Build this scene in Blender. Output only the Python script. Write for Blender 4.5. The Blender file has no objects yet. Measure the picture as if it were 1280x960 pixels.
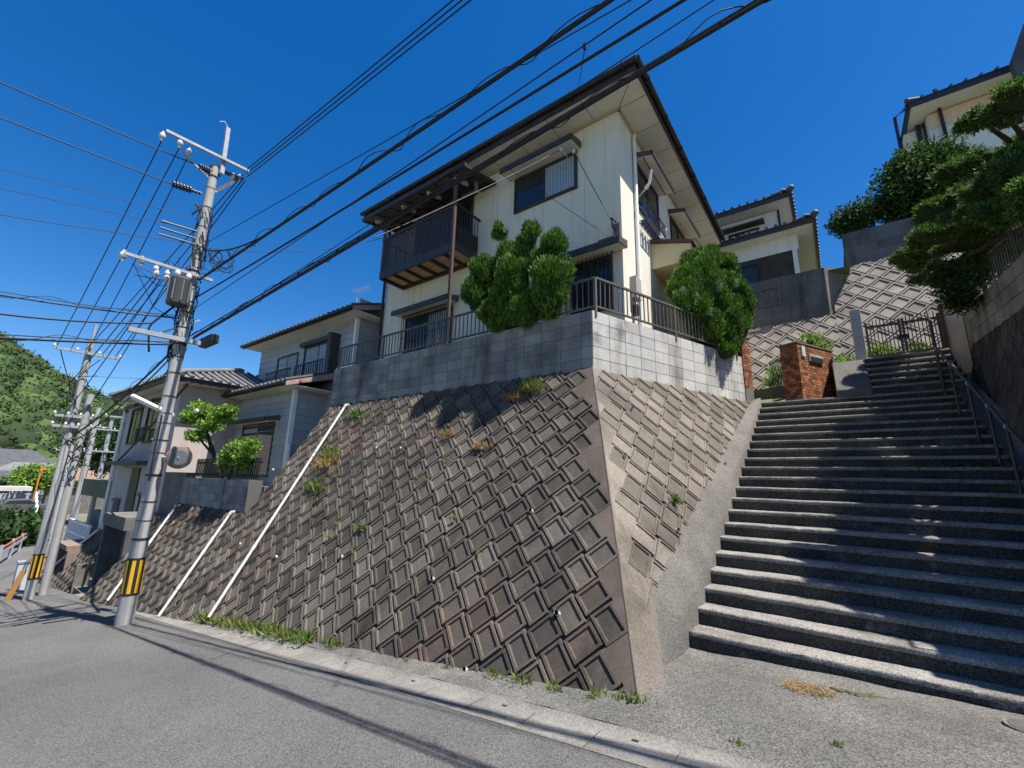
import bpy, bmesh, math, random
import numpy as np
from mathutils import Vector, Matrix
random.seed(7); RNG = np.random.default_rng(7)
SC = bpy.context.scene
COL = SC.collection
R = math.radians
# ------------------------------------------------------------------ camera
FPX = 540.0
YAW, PIT, ROL = R(-36.97), R(12.511), R(1.428)
f_ = np.array([math.sin(YAW)*math.cos(PIT), math.cos(YAW)*math.cos(PIT), math.sin(PIT)])
r0 = np.array([math.cos(YAW), -math.sin(YAW), 0.0]); u0 = np.cross(r0, f_)
r_ = math.cos(ROL)*r0 + math.sin(ROL)*u0; u_ = -math.sin(ROL)*r0 + math.cos(ROL)*u0
cam = bpy.data.cameras.new('camera'); camo = bpy.data.objects.new('camera', cam); COL.objects.link(camo)
camo.matrix_world = Matrix(((r_[0], u_[0], -f_[0], 0), (r_[1], u_[1], -f_[1], 0), (r_[2], u_[2], -f_[2], 0), (0, 0, 0, 1)))
cam.sensor_fit = 'HORIZONTAL'; cam.sensor_width = 36.0; cam.lens = 36.0*FPX/1280.0
cam.clip_start = 0.05; cam.clip_end = 3000
SC.camera = camo
# survey helpers: a sight line met with a known real plane gives a measured point in the place
def ray(u, v):
    a, b = (u-640)/FPX, (v-480)/FPX
    return r_*a - u_*b + f_
def onx(u, v, x): d = ray(u, v); return Vector(d*(x/d[0]))
def ony(u, v, y): d = ray(u, v); return Vector(d*(y/d[1]))
def onz(u, v, z): d = ray(u, v); return Vector(d*(z/d[2]))
# ------------------------------------------------------------------ light
SUN = Vector((0.43, 0.045, 1.0)).normalized()
sl = bpy.data.lights.new('sun', 'SUN'); so = bpy.data.objects.new('sun', sl); COL.objects.link(so)
sl.energy = 5.0; sl.angle = R(0.53); sl.color = (1.0, 0.955, 0.89)
so.rotation_euler = SUN.to_track_quat('Z', 'Y').to_euler(); so.location = (5, 0, 30)
w = bpy.data.worlds.new('World'); SC.world = w; w.use_nodes = True
nt = w.node_tree; bg = nt.nodes['Background']; sky = nt.nodes.new('ShaderNodeTexSky')
sky.sky_type = 'NISHITA'; sky.sun_disc = False; sky.sun_elevation = math.asin(SUN.z); sky.sun_rotation = R(90)
sky.air_density = 1.0; sky.dust_density = 0.25; sky.ozone_density = 3.5; sky.altitude = 50
hs = nt.nodes.new('ShaderNodeHueSaturation'); hs.inputs['Saturation'].default_value = 1.39; hs.inputs['Hue'].default_value = 0.507; hs.inputs['Value'].default_value = 1.0
nt.links.new(sky.outputs[0], hs.inputs['Color']); nt.links.new(hs.outputs[0], bg.inputs[0]); bg.inputs[1].default_value = 0.075
SC.view_settings.view_transform = 'Standard'; SC.view_settings.look = 'None'
SC.view_settings.exposure = 1.1; SC.view_settings.gamma = 1.0
SC.render.film_transparent = False
# ------------------------------------------------------------------ materials
def mat(name, col, rough=.85, col2=None, ns=3.0, bump=0.0, bs=80.0, tint=0.0, metal=0.0, spec=.3, stain=0.0, speck=0.0, trans=0.0, streak=(5, 5, .5), ss=220.0, dirt=None, ds=1.2, dk=(.48, .62), bump2=0.0, bs2=9.0):
    m = bpy.data.materials.new(name); m.use_nodes = True
    n = m.node_tree.nodes; l = m.node_tree.links; b = n['Principled BSDF']
    b.inputs['Roughness'].default_value = rough; b.inputs['Metallic'].default_value = metal
    b.inputs['Specular IOR Level'].default_value = spec
    tc = n.new('ShaderNodeTexCoord'); out = None
    def noise(scale, detail=5, rg=.6, vec=None):
        t = n.new('ShaderNodeTexNoise'); t.inputs['Scale'].default_value = scale
        t.inputs['Detail'].default_value = detail; t.inputs['Roughness'].default_value = rg
        l.new(vec or tc.outputs['Object'], t.inputs['Vector']); return t
    def mix(fac, a, c, mode='MIX'):
        x = n.new('ShaderNodeMix'); x.data_type = 'RGBA'; x.blend_type = mode
        if isinstance(fac, (int, float)): x.inputs[0].default_value = fac
        else: l.new(fac, x.inputs[0])
        for i, q in ((6, a), (7, c)):
            if isinstance(q, tuple): x.inputs[i].default_value = q if len(q) == 4 else (*q, 1)
            else: l.new(q, x.inputs[i])
        return x.outputs[2]
    def ramp(src, a, c):
        x = n.new('ShaderNodeMapRange'); x.inputs[1].default_value = a; x.inputs[2].default_value = c
        l.new(src, x.inputs[0]); return x.outputs[0]
    cur = (*col, 1)
    if col2 is not None:
        cur = mix(ramp(noise(ns).outputs['Fac'], .35, .65), cur, (*col2, 1))
    if dirt is not None:
        cur = mix(ramp(noise(ds, 6, .65).outputs['Fac'], *dk), cur, (*dirt, 1))
    if speck:
        v = n.new('ShaderNodeTexVoronoi'); v.inputs['Scale'].default_value = ss; l.new(tc.outputs['Object'], v.inputs['Vector'])
        g = n.new('ShaderNodeSeparateColor'); l.new(v.outputs['Color'], g.inputs[0])
        x = ramp(g.outputs[0], 0, 1)
        y = n.new('ShaderNodeMapRange'); y.inputs[3].default_value = 1-speck; y.inputs[4].default_value = 1+speck
        l.new(x, y.inputs[0])
        cb = n.new('ShaderNodeCombineColor')
        for i in range(3): l.new(y.outputs[0], cb.inputs[i])
        cur = mix(1.0, cur, cb.outputs[0], 'MULTIPLY')
    if stain:
        mp = n.new('ShaderNodeMapping'); mp.inputs['Scale'].default_value = streak; l.new(tc.outputs['Object'], mp.inputs[0])
        s = ramp(noise(1.0, 6, .65, mp.outputs[0]).outputs['Fac'], .5, .72)
        k = n.new('ShaderNodeMath'); k.operation = 'MULTIPLY'; k.inputs[1].default_value = stain; l.new(s, k.inputs[0])
        cur = mix(k.outputs[0], cur, mix(1.0, cur, (.34, .31, .28), 'MULTIPLY'))
    if tint:
        a = n.new('ShaderNodeAttribute'); a.attribute_name = 'tint'
        y = n.new('ShaderNodeMapRange'); y.inputs[3].default_value = 1-tint; y.inputs[4].default_value = 1+tint
        l.new(a.outputs['Fac'], y.inputs[0])
        cb = n.new('ShaderNodeCombineColor')
        for i in range(3): l.new(y.outputs[0], cb.inputs[i])
        cur = mix(1.0, cur, cb.outputs[0], 'MULTIPLY')
    if isinstance(cur, tuple): b.inputs['Base Color'].default_value = cur
    else: l.new(cur, b.inputs['Base Color'])
    if bump or bump2:
        prev = None
        for st, sc in ((bump2, bs2), (bump, bs)):
            if not st: continue
            bn = n.new('ShaderNodeBump'); bn.inputs['Strength'].default_value = min(1, st*1.0); bn.inputs['Distance'].default_value = st*1.2/sc
            l.new(noise(sc, 4, .7).outputs['Fac'], bn.inputs['Height'])
            if prev: l.new(prev, bn.inputs['Normal'])
            prev = bn.outputs[0]
        l.new(prev, b.inputs['Normal'])
    if trans:
        o = n['Material Output']; t = n.new('ShaderNodeBsdfTranslucent'); ms = n.new('ShaderNodeMixShader')
        if isinstance(cur, tuple): t.inputs[0].default_value = cur
        else:
            br = mix(1.0, cur, (1.5, 1.6, .7, 1), 'MULTIPLY'); l.new(br, t.inputs[0])
        ms.inputs[0].default_value = trans
        l.new(b.outputs[0], ms.inputs[1]); l.new(t.outputs[0], ms.inputs[2]); l.new(ms.outputs[0], o.inputs[0])
    return m
def glassmat(name, col=(.02, .025, .03), rough=.05):
    m = bpy.data.materials.new(name); m.use_nodes = True; b = m.node_tree.nodes['Principled BSDF']
    b.inputs['Base Color'].default_value = (*col, 1); b.inputs['Roughness'].default_value = rough
    b.inputs['Specular IOR Level'].default_value = .6
    return m
M = dict(
 asphalt=mat('asphalt', (.104, .101, .097), .92, (.122, .119, .114), .6, 1.0, 120, speck=.6, ss=150, dirt=(.080, .078, .076), ds=.35, dk=(.42, .72)),
 gutter=mat('gutter_concrete', (.215, .203, .18), .9, (.15, .142, .125), 2.2, .6, 120, speck=.3, ss=120, dirt=(.13, .122, .108), ds=1.7, dk=(.5, .72)),
 verge=mat('verge_concrete', (.165, .157, .14), .95, (.10, .096, .087), 1.3, .9, 75, speck=.55, ss=110, dirt=(.09, .088, .078), ds=1.6, dk=(.45, .65)),
 fore=mat('forecourt_concrete', (.145, .137, .122), .95, (.085, .081, .073), 1.3, .9, 75, speck=.55, ss=110, dirt=(.10, .098, .09), ds=.9, dk=(.5, .7)),
 earth=mat('earth', (.16, .15, .11), .95, (.10, .12, .06), .3),
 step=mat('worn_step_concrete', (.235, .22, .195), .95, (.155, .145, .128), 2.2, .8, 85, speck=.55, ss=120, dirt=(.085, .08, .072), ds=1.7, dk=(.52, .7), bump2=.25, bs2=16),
 riser=mat('grimy_shade_riser', (.062, .057, .05), .95, (.032, .03, .027), 2.5, .8, 85, speck=.7, ss=110, dirt=(.12, .11, .095), ds=2.2, dk=(.58, .72)),  # risers darker than treads: grime plus their shade put into the colour
 curb=mat('curb_concrete', (.165, .153, .134), .95, (.115, .107, .094), 2.0, .9, 70, speck=.4, ss=110, dirt=(.13, .12, .11), ds=1.3, dk=(.52, .7)),
 rw=mat('retaining_block_brown', (.102, .087, .069), .92, (.070, .060, .050), 1.1, .7, 110, tint=.38, speck=.3, ss=130, stain=.75, streak=(2.2, 1.2, .5), dirt=(.122, .080, .060), ds=.9, dk=(.56, .75)),
 rwflat=mat('retaining_mortar_brown', (.135, .104, .082), .95, (.09, .071, .058), 1.6, .7, 120, speck=.3, stain=.6, streak=(2.2, 1.2, .5)),
 rwgap=mat('retaining_joint_dark', (.045, .037, .030), .98, (.03, .025, .02), 2),
 rr=mat('retaining_render_grey', (.165, .143, .117), .92, (.12, .104, .085), 1.2, .6, 120, tint=.3, speck=.3, ss=120, stain=.8, streak=(1.6, 1.6, .5)),
 rrgap=mat('render_joint', (.11, .09, .072), .98, (.075, .062, .05), 2),
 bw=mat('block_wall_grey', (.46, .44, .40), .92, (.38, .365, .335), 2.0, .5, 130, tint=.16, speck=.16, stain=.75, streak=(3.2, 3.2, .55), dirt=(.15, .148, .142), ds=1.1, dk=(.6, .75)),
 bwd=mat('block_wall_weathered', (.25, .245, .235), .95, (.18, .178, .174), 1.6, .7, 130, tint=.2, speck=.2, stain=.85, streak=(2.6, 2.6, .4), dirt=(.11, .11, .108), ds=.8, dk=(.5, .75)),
 joint=mat('block_joint', (.10, .098, .09), .98),
 dcw=mat('dark_concrete', (.12, .125, .128), .92, (.07, .073, .075), 1.4, .5, 100, tint=.15, stain=.8, streak=(2.5, 2.5, .35)),
 cream=mat('cream_stucco', (.70, .65, .535), .93, (.65, .60, .49), 1.5, .8, 140, stain=.28, streak=(5, 5, .3)),
 soffit=mat('soffit_board', (.66, .635, .57), .9, (.60, .575, .515), 2.0, 0, stain=.15),
 porch=mat('porch_yellow', (.72, .58, .33), .8, (.68, .55, .32), 2),
 dbrown=mat('dark_brown_metal', (.035, .027, .024), .45, (.05, .04, .036), 4, spec=.4),
 brown=mat('brown_metal', (.11, .072, .058), .55, (.085, .055, .045), 3, stain=.4),
 black=mat('black_metal', (.018, .018, .019), .4, (.03, .03, .03), 6),
 alu=mat('bronze_railing', (.13, .118, .105), .5, (.095, .087, .077), 4, metal=.15),
 white=mat('white_paint', (.78, .77, .74), .5, (.70, .69, .66), 3, stain=.25),
 pipe=mat('grey_white_pvc', (.52, .51, .48), .55, (.42, .41, .38), 3),
 roof=mat('roof_tile_dark', (.055, .056, .06), .55, (.085, .086, .09), 2, .3, 40, tint=.3),
 tile=mat('grey_roof_tile', (.115, .115, .117), .75, (.165, .162, .158), 2, .3, 40, tint=.3),
 polyc=mat('smoked_polycarbonate', (.10, .078, .088), .35, (.08, .062, .07), 2, trans=.35),
 ply=mat('balcony_soffit_board', (.56, .38, .20), .85, (.47, .31, .16), 1.2, 0, stain=.4),
 glass=glassmat('window_glass'),
 curt=mat('curtain', (.24, .29, .34), .3, (.16, .20, .245), 14, 0),
 siding=mat('grey_siding', (.36, .37, .39), .7, (.32, .33, .35), 2, 0, stain=.2, tint=.08),
 sidew=mat('white_wall', (.70, .69, .68), .85, (.64, .63, .62), 2, .2, 120, stain=.25),
 pink=mat('pinkish_wall', (.43, .375, .355), .88, (.39, .34, .32), 1.5, .3, 120, stain=.25),
 peach=mat('peach_wall', (.72, .53, .42), .85, (.68, .50, .39), 1.5, .3, 140, stain=.25),
 wood=mat('dark_timber', (.075, .058, .048), .8, (.05, .04, .034), 6, stain=.3),
 brick=mat('red_brown_brick', (.29, .112, .042), .8, (.18, .068, .03), 9, .4, 120, tint=.6),
 mortar=mat('brick_mortar', (.10, .085, .07), .95),
 granite=mat('granite_post', (.42, .41, .40), .85, (.34, .33, .325), 5, .5, 120, speck=.3),
 pole=mat('pole_concrete', (.36, .355, .34), .8, (.29, .285, .275), 2, .3, 90, stain=.5, streak=(9, 9, .35)),
 galv=mat('galvanised_steel', (.36, .37, .38), .5, (.28, .29, .30), 8, metal=.2),
 yellow=mat('yellow_band', (.75, .42, .015), .5, (.68, .37, .02), 4),
 cable=mat('black_cable', (.014, .014, .016), .55),
 cer=mat('ceramic_insulator', (.50, .49, .47), .3),
 orange=mat('orange_rim', (.55, .17, .03), .5),
 mback=mat('mirror_back_grey', (.13, .137, .14), .5, (.11, .115, .12), 4),
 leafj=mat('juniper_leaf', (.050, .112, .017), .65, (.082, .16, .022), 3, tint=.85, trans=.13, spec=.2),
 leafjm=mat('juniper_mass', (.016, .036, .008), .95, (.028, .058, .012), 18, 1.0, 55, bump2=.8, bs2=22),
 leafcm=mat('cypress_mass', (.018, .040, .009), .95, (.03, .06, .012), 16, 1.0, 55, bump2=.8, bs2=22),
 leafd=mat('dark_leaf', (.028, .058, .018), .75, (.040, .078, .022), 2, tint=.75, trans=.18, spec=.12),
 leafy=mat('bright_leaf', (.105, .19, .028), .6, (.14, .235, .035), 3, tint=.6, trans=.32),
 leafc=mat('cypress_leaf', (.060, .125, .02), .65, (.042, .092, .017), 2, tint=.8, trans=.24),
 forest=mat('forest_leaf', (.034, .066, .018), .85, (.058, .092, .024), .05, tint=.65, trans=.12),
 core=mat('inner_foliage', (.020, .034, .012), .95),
 grass=mat('grass_blade', (.085, .145, .028), .75, (.15, .165, .05), 3, tint=.5, trans=.3),
 dry=mat('dry_grass', (.34, .22, .09), .9, (.24, .16, .075), 5, tint=.4, trans=.2),
 moss=mat('moss', (.05, .065, .02), .98, (.10, .085, .04), 8, .8, 60),
 bark=mat('bark', (.050, .038, .029), .95, (.030, .024, .019), 8, .7, 40),
 red=mat('red_paint', (.42, .09, .05), .6),
 iron=mat('cast_iron', (.06, .056, .052), .8, (.09, .083, .075), 10, .4, 60),
)
# ------------------------------------------------------------------ mesh builder
ORG = {}
class MB:
    def __init__(s): s.v = []; s.f = []; s.m = []; s.t = []
    def add(s, vs, fs, m=0, t=.5):
        k = len(s.v); s.v += [tuple(p) for p in vs]
        for f in fs: s.f.append(tuple(i+k for i in f)); s.m.append(m); s.t.append(t)
        return s
    def box(s, x0, x1, y0, y1, z0, z1, m=0, t=.5):
        return s.add([(x0,y0,z0),(x1,y0,z0),(x1,y1,z0),(x0,y1,z0),(x0,y0,z1),(x1,y0,z1),(x1,y1,z1),(x0,y1,z1)],
                     [(0,3,2,1),(4,5,6,7),(0,1,5,4),(1,2,6,5),(2,3,7,6),(3,0,4,7)], m, t)
    def obox(s, o, a, b, c, m=0, t=.5):           # corner o and three edge vectors
        o, a, b, c = Vector(o), Vector(a), Vector(b), Vector(c)
        if a.cross(b).dot(c) < 0: a, b = b, a
        return s.add([o, o+a, o+a+b, o+b, o+c, o+a+c, o+a+b+c, o+b+c],
                     [(0,3,2,1),(4,5,6,7),(0,1,5,4),(1,2,6,5),(2,3,7,6),(3,0,4,7)], m, t)
    def bar(s, p, q, wd, ht, up=(0,0,1), m=0, t=.5):
        p, q = Vector(p), Vector(q); d = q-p; up = Vector(up)
        sd = d.cross(up)
        if sd.length < 1e-6: sd = d.cross(Vector((0,1,0)))
        sd.normalize(); uu = sd.cross(d).normalized()
        return s.obox(p-sd*wd/2-uu*ht/2, d, sd*wd, uu*ht, m, t)
    def quad(s, *p, m=0, t=.5): return s.add(p, [tuple(range(len(p)))], m, t)
    def prism(s, poly, ext, m=0, t=.5):
        n = len(poly); e = Vector(ext); a = [Vector(p) for p in poly]; b = [p+e for p in a]
        nrm = Vector((0,0,0))
        for i in range(n): nrm += a[i].cross(a[(i+1) % n])
        if nrm.dot(e) > 0: a = a[::-1]; b = b[::-1]
        return s.add(a+b, [tuple(range(n)), tuple(range(2*n-1, n-1, -1))] + [(i, i+n, (i+1) % n+n, (i+1) % n) for i in range(n)], m, t)
    def tube(s, pts, r, n=6, m=0, t=.5, cap=True):
        pts = [Vector(p) for p in pts]; k = len(s.v); N = len(pts)
        prev = None
        for i, p in enumerate(pts):
            d = (pts[min(i+1, N-1)]-pts[max(i-1, 0)]).normalized()
            if prev is None: a = d.orthogonal().normalized()
            else:
                a = prev - d*prev.dot(d)
                a = a.normalized() if a.length > 1e-6 else d.orthogonal().normalized()
            prev = a; b = d.cross(a); rr = r[i] if isinstance(r, (list, tuple)) else r
            for j in range(n):
                an = 2*math.pi*j/n; s.v.append(tuple(p + a*math.cos(an)*rr + b*math.sin(an)*rr))
        for i in range(N-1):
            for j in range(n):
                s.f.append((k+i*n+j, k+i*n+(j+1) % n, k+(i+1)*n+(j+1) % n, k+(i+1)*n+j)); s.m.append(m); s.t.append(t)
        if cap:
            e = len(s.v); s.v += s.v[k:k+n]+s.v[k+(N-1)*n:k+N*n]
            s.f.append(tuple(e+j for j in range(n-1, -1, -1))); s.m.append(m); s.t.append(t)
            s.f.append(tuple(e+n+j for j in range(n))); s.m.append(m); s.t.append(t)
        return s
    def ball(s, c, r, nu=8, nv=6, sq=(1,1,1), m=0, t=.5, jit=0):
        k = len(s.v)
        for i in range(nv+1):
            th = math.pi*i/nv
            for j in range(nu):
                ph = 2*math.pi*j/nu; q = r*(1+random.uniform(-jit, jit))
                s.v.append((c[0]+q*sq[0]*math.sin(th)*math.cos(ph), c[1]+q*sq[1]*math.sin(th)*math.sin(ph), c[2]+q*sq[2]*math.cos(th)))
        for i in range(nv):
            for j in range(nu):
                s.f.append((k+i*nu+j, k+(i+1)*nu+j, k+(i+1)*nu+(j+1) % nu, k+i*nu+(j+1) % nu)); s.m.append(m); s.t.append(t)
        return s
    def build(s, name, mats, parent=None, loc=None, smooth=False, bevel=0):
        me = bpy.data.meshes.new(name)
        o = bpy.data.objects.new(name, me); COL.objects.link(o)
        if parent is not None: org = ORG[parent.name]; o.parent = parent
        else:
            org = Vector(loc) if loc is not None else Vector((0,0,0)); o.location = org
        ORG[o.name] = org
        me.from_pydata([tuple(Vector(v)-org) for v in s.v], [], s.f)
        if not isinstance(mats, (list, tuple)): mats = [mats]
        for q in mats: me.materials.append(q)
        me.polygons.foreach_set('material_index', s.m)
        at = me.attributes.new('tint', 'FLOAT', 'FACE'); at.data.foreach_set('value', s.t)
        if smooth: me.polygons.foreach_set('use_smooth', [True]*len(s.f))
        me.update()
        if bevel:
            b = o.modifiers.new('bevel', 'BEVEL'); b.width = bevel; b.segments = 2; b.limit_method = 'ANGLE'
        return o
def tag(o, label=None, cat=None, group=None, kind=None):
    if label: o['label'] = label
    if cat: o['category'] = cat
    if group: o['group'] = group
    if kind: o['kind'] = kind
    return o
def thing(name, label, cat, loc, group=None):
    o = bpy.data.objects.new(name, None); COL.objects.link(o); o.location = loc; o.empty_display_size = .2
    ORG[o.name] = Vector(loc); return tag(o, label, cat, group)
def copy_tree(o, parent=None):
    c = o.copy(); COL.objects.link(c)
    if parent is not None: c.parent = parent
    ORG[c.name] = ORG[o.name]
    for ch in list(o.children): copy_tree(ch, c)
    return c
# ------------------------------------------------------------------ ground and road
def rz(x):
    b = -1.85 + .0995*(x+1.56)
    if x < -16:
        k = .55; b = -5.3 + k*math.log1p(math.exp((b+5.3)/k))
    return b
def sheet(name, xs, ys, zf, m, label=None, cat=None, kind='structure', smooth=True):
    mb = MB(); nx, ny = len(xs), len(ys)
    mb.v = [(x, y, zf(x, y)) for x in xs for y in ys]
    for i in range(nx-1):
        for j in range(ny-1):
            mb.f.append((i*ny+j, (i+1)*ny+j, (i+1)*ny+j+1, i*ny+j+1)); mb.m.append(0); mb.t.append(.5)
    return tag(mb.build(name, m, smooth=smooth), label, cat, kind=kind)
def lin(a, b, n): return [a+(b-a)*i/(n-1) for i in range(n)]
sheet('ground', [-1500, -800, -400, -250, -160, -110, -80, -60, -45, -35, -30, -25, -20, -15, -10, -5, 0, 5, 10, 20, 60, 200, 600],
      [-900, -300, -100, -40, -15, -7, -3, 0, 4, 8, 12, 20, 40, 80, 160, 400, 900], lambda x, y: min(rz(x), .2)-.34, M['earth'])
sheet('road', lin(-24, 16, 81), lin(-7.5, 3.2, 8), lambda x, y: rz(x), M['asphalt'])
sheet('road', lin(-95, -24, 72), [-9, -5, 0, 2.6, 3.2, 5, 7, 9, 10.5], lambda x, y: rz(x)-.004*max(0, y-3.2), M['asphalt'])
sheet('gutter', lin(-17.6, 12, 60), [3.2, 3.24, 3.52, 3.56], lambda x, y: rz(x)+.004+(.03 if y > 3.53 else 0)-(.006 if 3.23 < y < 3.53 else 0), M['gutter'])
mb = MB()
for i in range(50):
    x = -17.3+i*.6
    for (a, b, c, d) in ((x, x+.006, 3.205, 3.555), ):
        mb.quad((a, c, rz(a)+.0075), (b, c, rz(b)+.0075), (b, d-.05, rz(b)+.0045), (a, d-.05, rz(a)+.0045))
    if i % 2 == 0: mb.obox((x+.26, 3.475, rz(x+.26)+.006), (.05, 0, .005), (0, .02, 0), (0, 0, .004))
tag(mb.build('gutter_joint', mat('gutter_joint', (.12, .113, .10), .95)), kind='structure')
sheet('verge', lin(-17.6, -1.86, 48), [3.56, 3.62, 3.8, 4.05, 4.4], lambda x, y: rz(x)+.03+.05*(y-3.56)+.012*math.sin(x*5.1+y*9), M['verge'])
def fz(x, y):
    k = min(1, max(0, (y-3.56)/1.7)); k2 = min(1, max(0, (x+1.9)/.5))
    back = -1.70+.035*(min(x, 3)+1.5)
    return (rz(x)+.034+.05*(y-3.56))*(1-k) + back*k
sheet('forecourt', lin(-1.9, 12, 90), lin(3.56, 5.6, 20), lambda x, y: fz(x, y)+.006*math.sin(x*3.3+y*4.1)+.005*math.sin(x*9.1-y*7.7), M['fore'])
# ------------------------------------------------------------------ retaining walls in diamond-laid blocks
def herring(poly, O, U, V, N, a, b, jt, fr, dep, mats, edge=None, blank=.10, slope=.010, rnd=.35, marks=()):
    """rectangular blocks laid alternately at 45 degrees, raised frame round a sunk panel; bmesh clipped to poly (uv)"""
    O, U, V, N = Vector(O), Vector(U), Vector(V), Vector(N)
    P3 = lambda u, v, d=0: O+U*u+V*v+N*d
    mb = MB(); m = (a+b)/2; s2 = math.sqrt(.5)
    us = [p[0] for p in poly]; vs = [p[1] for p in poly]
    cx, cy = (max(us)+min(us))/2, (max(vs)+min(vs))/2; ext = max(max(us)-min(us), max(vs)-min(vs))
    n = int(ext/m)+3
    area = sum(poly[i][0]*poly[(i+1) % len(poly)][1]-poly[(i+1) % len(poly)][0]*poly[i][1] for i in range(len(poly)))
    sg = 1 if area > 0 else -1
    def dist(e, u, v):
        (x0, y0), (x1, y1) = poly[e], poly[(e+1) % len(poly)]
        L = math.hypot(x1-x0, y1-y0); return sg*((x1-x0)*(v-y0)-(y1-y0)*(u-x0))/L
    gu, gv = poly[0]
    for i in range(-2*n, 2*n):
        for j in range(-2*n, 2*n):
            pc, qc = i*m, j*m
            u, v = gu+(pc-qc)*s2, gv+(pc+qc)*s2
            if min(dist(e, u, v) for e in range(len(poly))) < -a*.75: continue
            w_, h_ = (a, b) if (i+j) % 2 == 0 else (b, a)
            jx = {q_: (random.gauss(0, .0022), random.gauss(0, .0022)) for q_ in (-3, -1, 1, 3)}
            def ring(ins, d):
                o = []
                for sx, sy in ((-1,-1),(1,-1),(1,1),(-1,1)):
                    p, q = sx*(w_/2-ins)+jx[sx+sy*2][0], sy*(h_/2-ins)+jx[sx+sy*2][1]
                    o.append(P3(u+(p-q)*s2, v+(p+q)*s2, d))
                return o
            tt = random.random()
            if edge is not None:
                md = min(dist(edge, u+(sx*w_/2-sy*h_/2)*s2, v+(sx*w_/2+sy*h_/2)*s2) for sx in (-1,1) for sy in (-1,1))
                if md < blank:
                    g = .022
                    o = []
                    for sx, sy in ((-1,-1),(1,-1),(1,1),(-1,1)):
                        p, q = sx*(w_/2+g), sy*(h_/2+g)
                        o.append(P3(u+(p-q)*s2, v+(p+q)*s2, -.004+random.uniform(-.0004, .0004)))
                    mb.add(o, [(0,1,2,3)], 1, tt); continue
            z1 = random.uniform(-.006, .006)
            rg = ring(jt/2, -dep-.012) + ring(jt/2+.006, z1) + ring(fr, z1) + ring(fr+slope, -dep+z1)
            fs = []
            for k in range(3):
                for c in range(4): fs.append((k*4+c, k*4+(c+1) % 4, (k+1)*4+(c+1) % 4, (k+1)*4+c))
            mb.add(rg, fs, 0, tt)
            mb.add(rg[12:], [(0,1,2,3)], 3 if any(math.hypot(u-a_, v-.09-b_) < .12 for a_, b_ in marks) else 0, max(0, min(1, tt+random.uniform(-rnd, rnd)-.12)))
    bm = bmesh.new()
    vv = [bm.verts.new(p) for p in mb.v]
    for f, mi in zip(mb.f, mb.m):
        try:
            fc = bm.faces.new([vv[q] for q in f]); fc.material_index = mi
        except ValueError: pass
    ly = bm.faces.layers.float.new('tint')
    for fc, t in zip(bm.faces, mb.t): fc[ly] = t
    for e in range(len(poly)):
        p0, p1 = P3(*poly[e]), P3(*poly[(e+1) % len(poly)])
        nn = (p1-p0).cross(N)*sg
        bmesh.ops.bisect_plane(bm, geom=bm.verts[:]+bm.edges[:]+bm.faces[:], plane_co=p0, plane_no=nn, clear_outer=True, dist=1e-5)
    r = MB(); idx = {}
    for k, v in enumerate(bm.verts): idx[v] = k; r.v.append(tuple(v.co))
    for fc in bm.faces:
        r.f.append(tuple(idx[v] for v in fc.verts)); r.m.append(fc.material_index); r.t.append(fc[ly])
    bm.free()
    # joint bed behind the blocks
    o = [P3(u, v, -dep-.008) for u, v in poly]
    if sg < 0: o = o[::-1]
    r.add(o, [tuple(range(len(o)))], 2)
    return r
def fan(mb): return mb
B_ = Vector((-3.09, 6.31, 1.86)); C_ = Vector((-1.56, 3.97, -1.85)); T2 = Vector((-1.52, 10.68, 1.86))
Uf = Vector((1, 0, 0)); Wf = (C_-B_)-Uf*(C_-B_).dot(Uf); Vf = -Wf.normalized(); Nf = Uf.cross(Vf).normalized()
if Nf.y > 0: Nf = -Nf
cuv = ((C_-B_).dot(Uf), (C_-B_).dot(Vf))
def vz(z): return (z-1.86)/Vf.z
def pl(u, v, n=Nf): d = Vector(ray(u, v)); return d*(B_.dot(n)/d.dot(n))
def uvf(p): return ((p-B_).dot(Uf), (p-B_).dot(Vf))
rw = thing('retaining_wall', 'tall leaning retaining wall of brown diamond-laid blocks below the cream house', 'retaining wall', (-6, 3.9, -2.4))
k = 1.06
main = [(0, 0), (cuv[0]*k, cuv[1]*k), (-7.75, vz(-2.85)-.25), (-7.75, 0)]
herring(main, B_, Uf, Vf, Nf, .355, .275, .014, .042, .020, [0], edge=0, blank=-.045, marks=[uvf(pl(664, 639)), uvf(pl(697, 767))]).build('front_face', [M['rw'], M['rwflat'], M['rwgap'], mat('lime_stained_block', (.36, .29, .215), .95, (.20, .155, .122), 7, .6, 110)], rw)
low = [(-7.75, vz(-.87)), (-7.75, vz(-2.85)-.25), (-13.1, vz(-3.5)-.1), (-12.3, vz(-.87))]
herring(low, B_, Uf, Vf, Nf, .355, .275, .014, .042, .024, [0]).build('lower_front_face', [M['rw'], M['rwflat'], M['rwgap']], rw)
Ur = (T2-B_).normalized(); Wr = (C_-B_)-Ur*(C_-B_).dot(Ur); Vr = -Wr.normalized(); Nr = Ur.cross(Vr).normalized()
if Nr.x < 0: Nr = -Nr
cr = ((C_-B_).dot(Ur), (C_-B_).dot(Vr))
Ls = (T2-B_).length
def uvr(p): return ((Vector(p)-B_).dot(Ur), (Vector(p)-B_).dot(Vr))
H0, H1 = uvr((-1.46, 10.95, 1.86)), uvr((-1.70, 4.95, -1.06))
kx = (cr[1]*.80-H1[1])/(H1[1]-H0[1]); X0 = (H1[0]+(H1[0]-H0[0])*kx, H1[1]+(H1[1]-H0[1])*kx)
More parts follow.
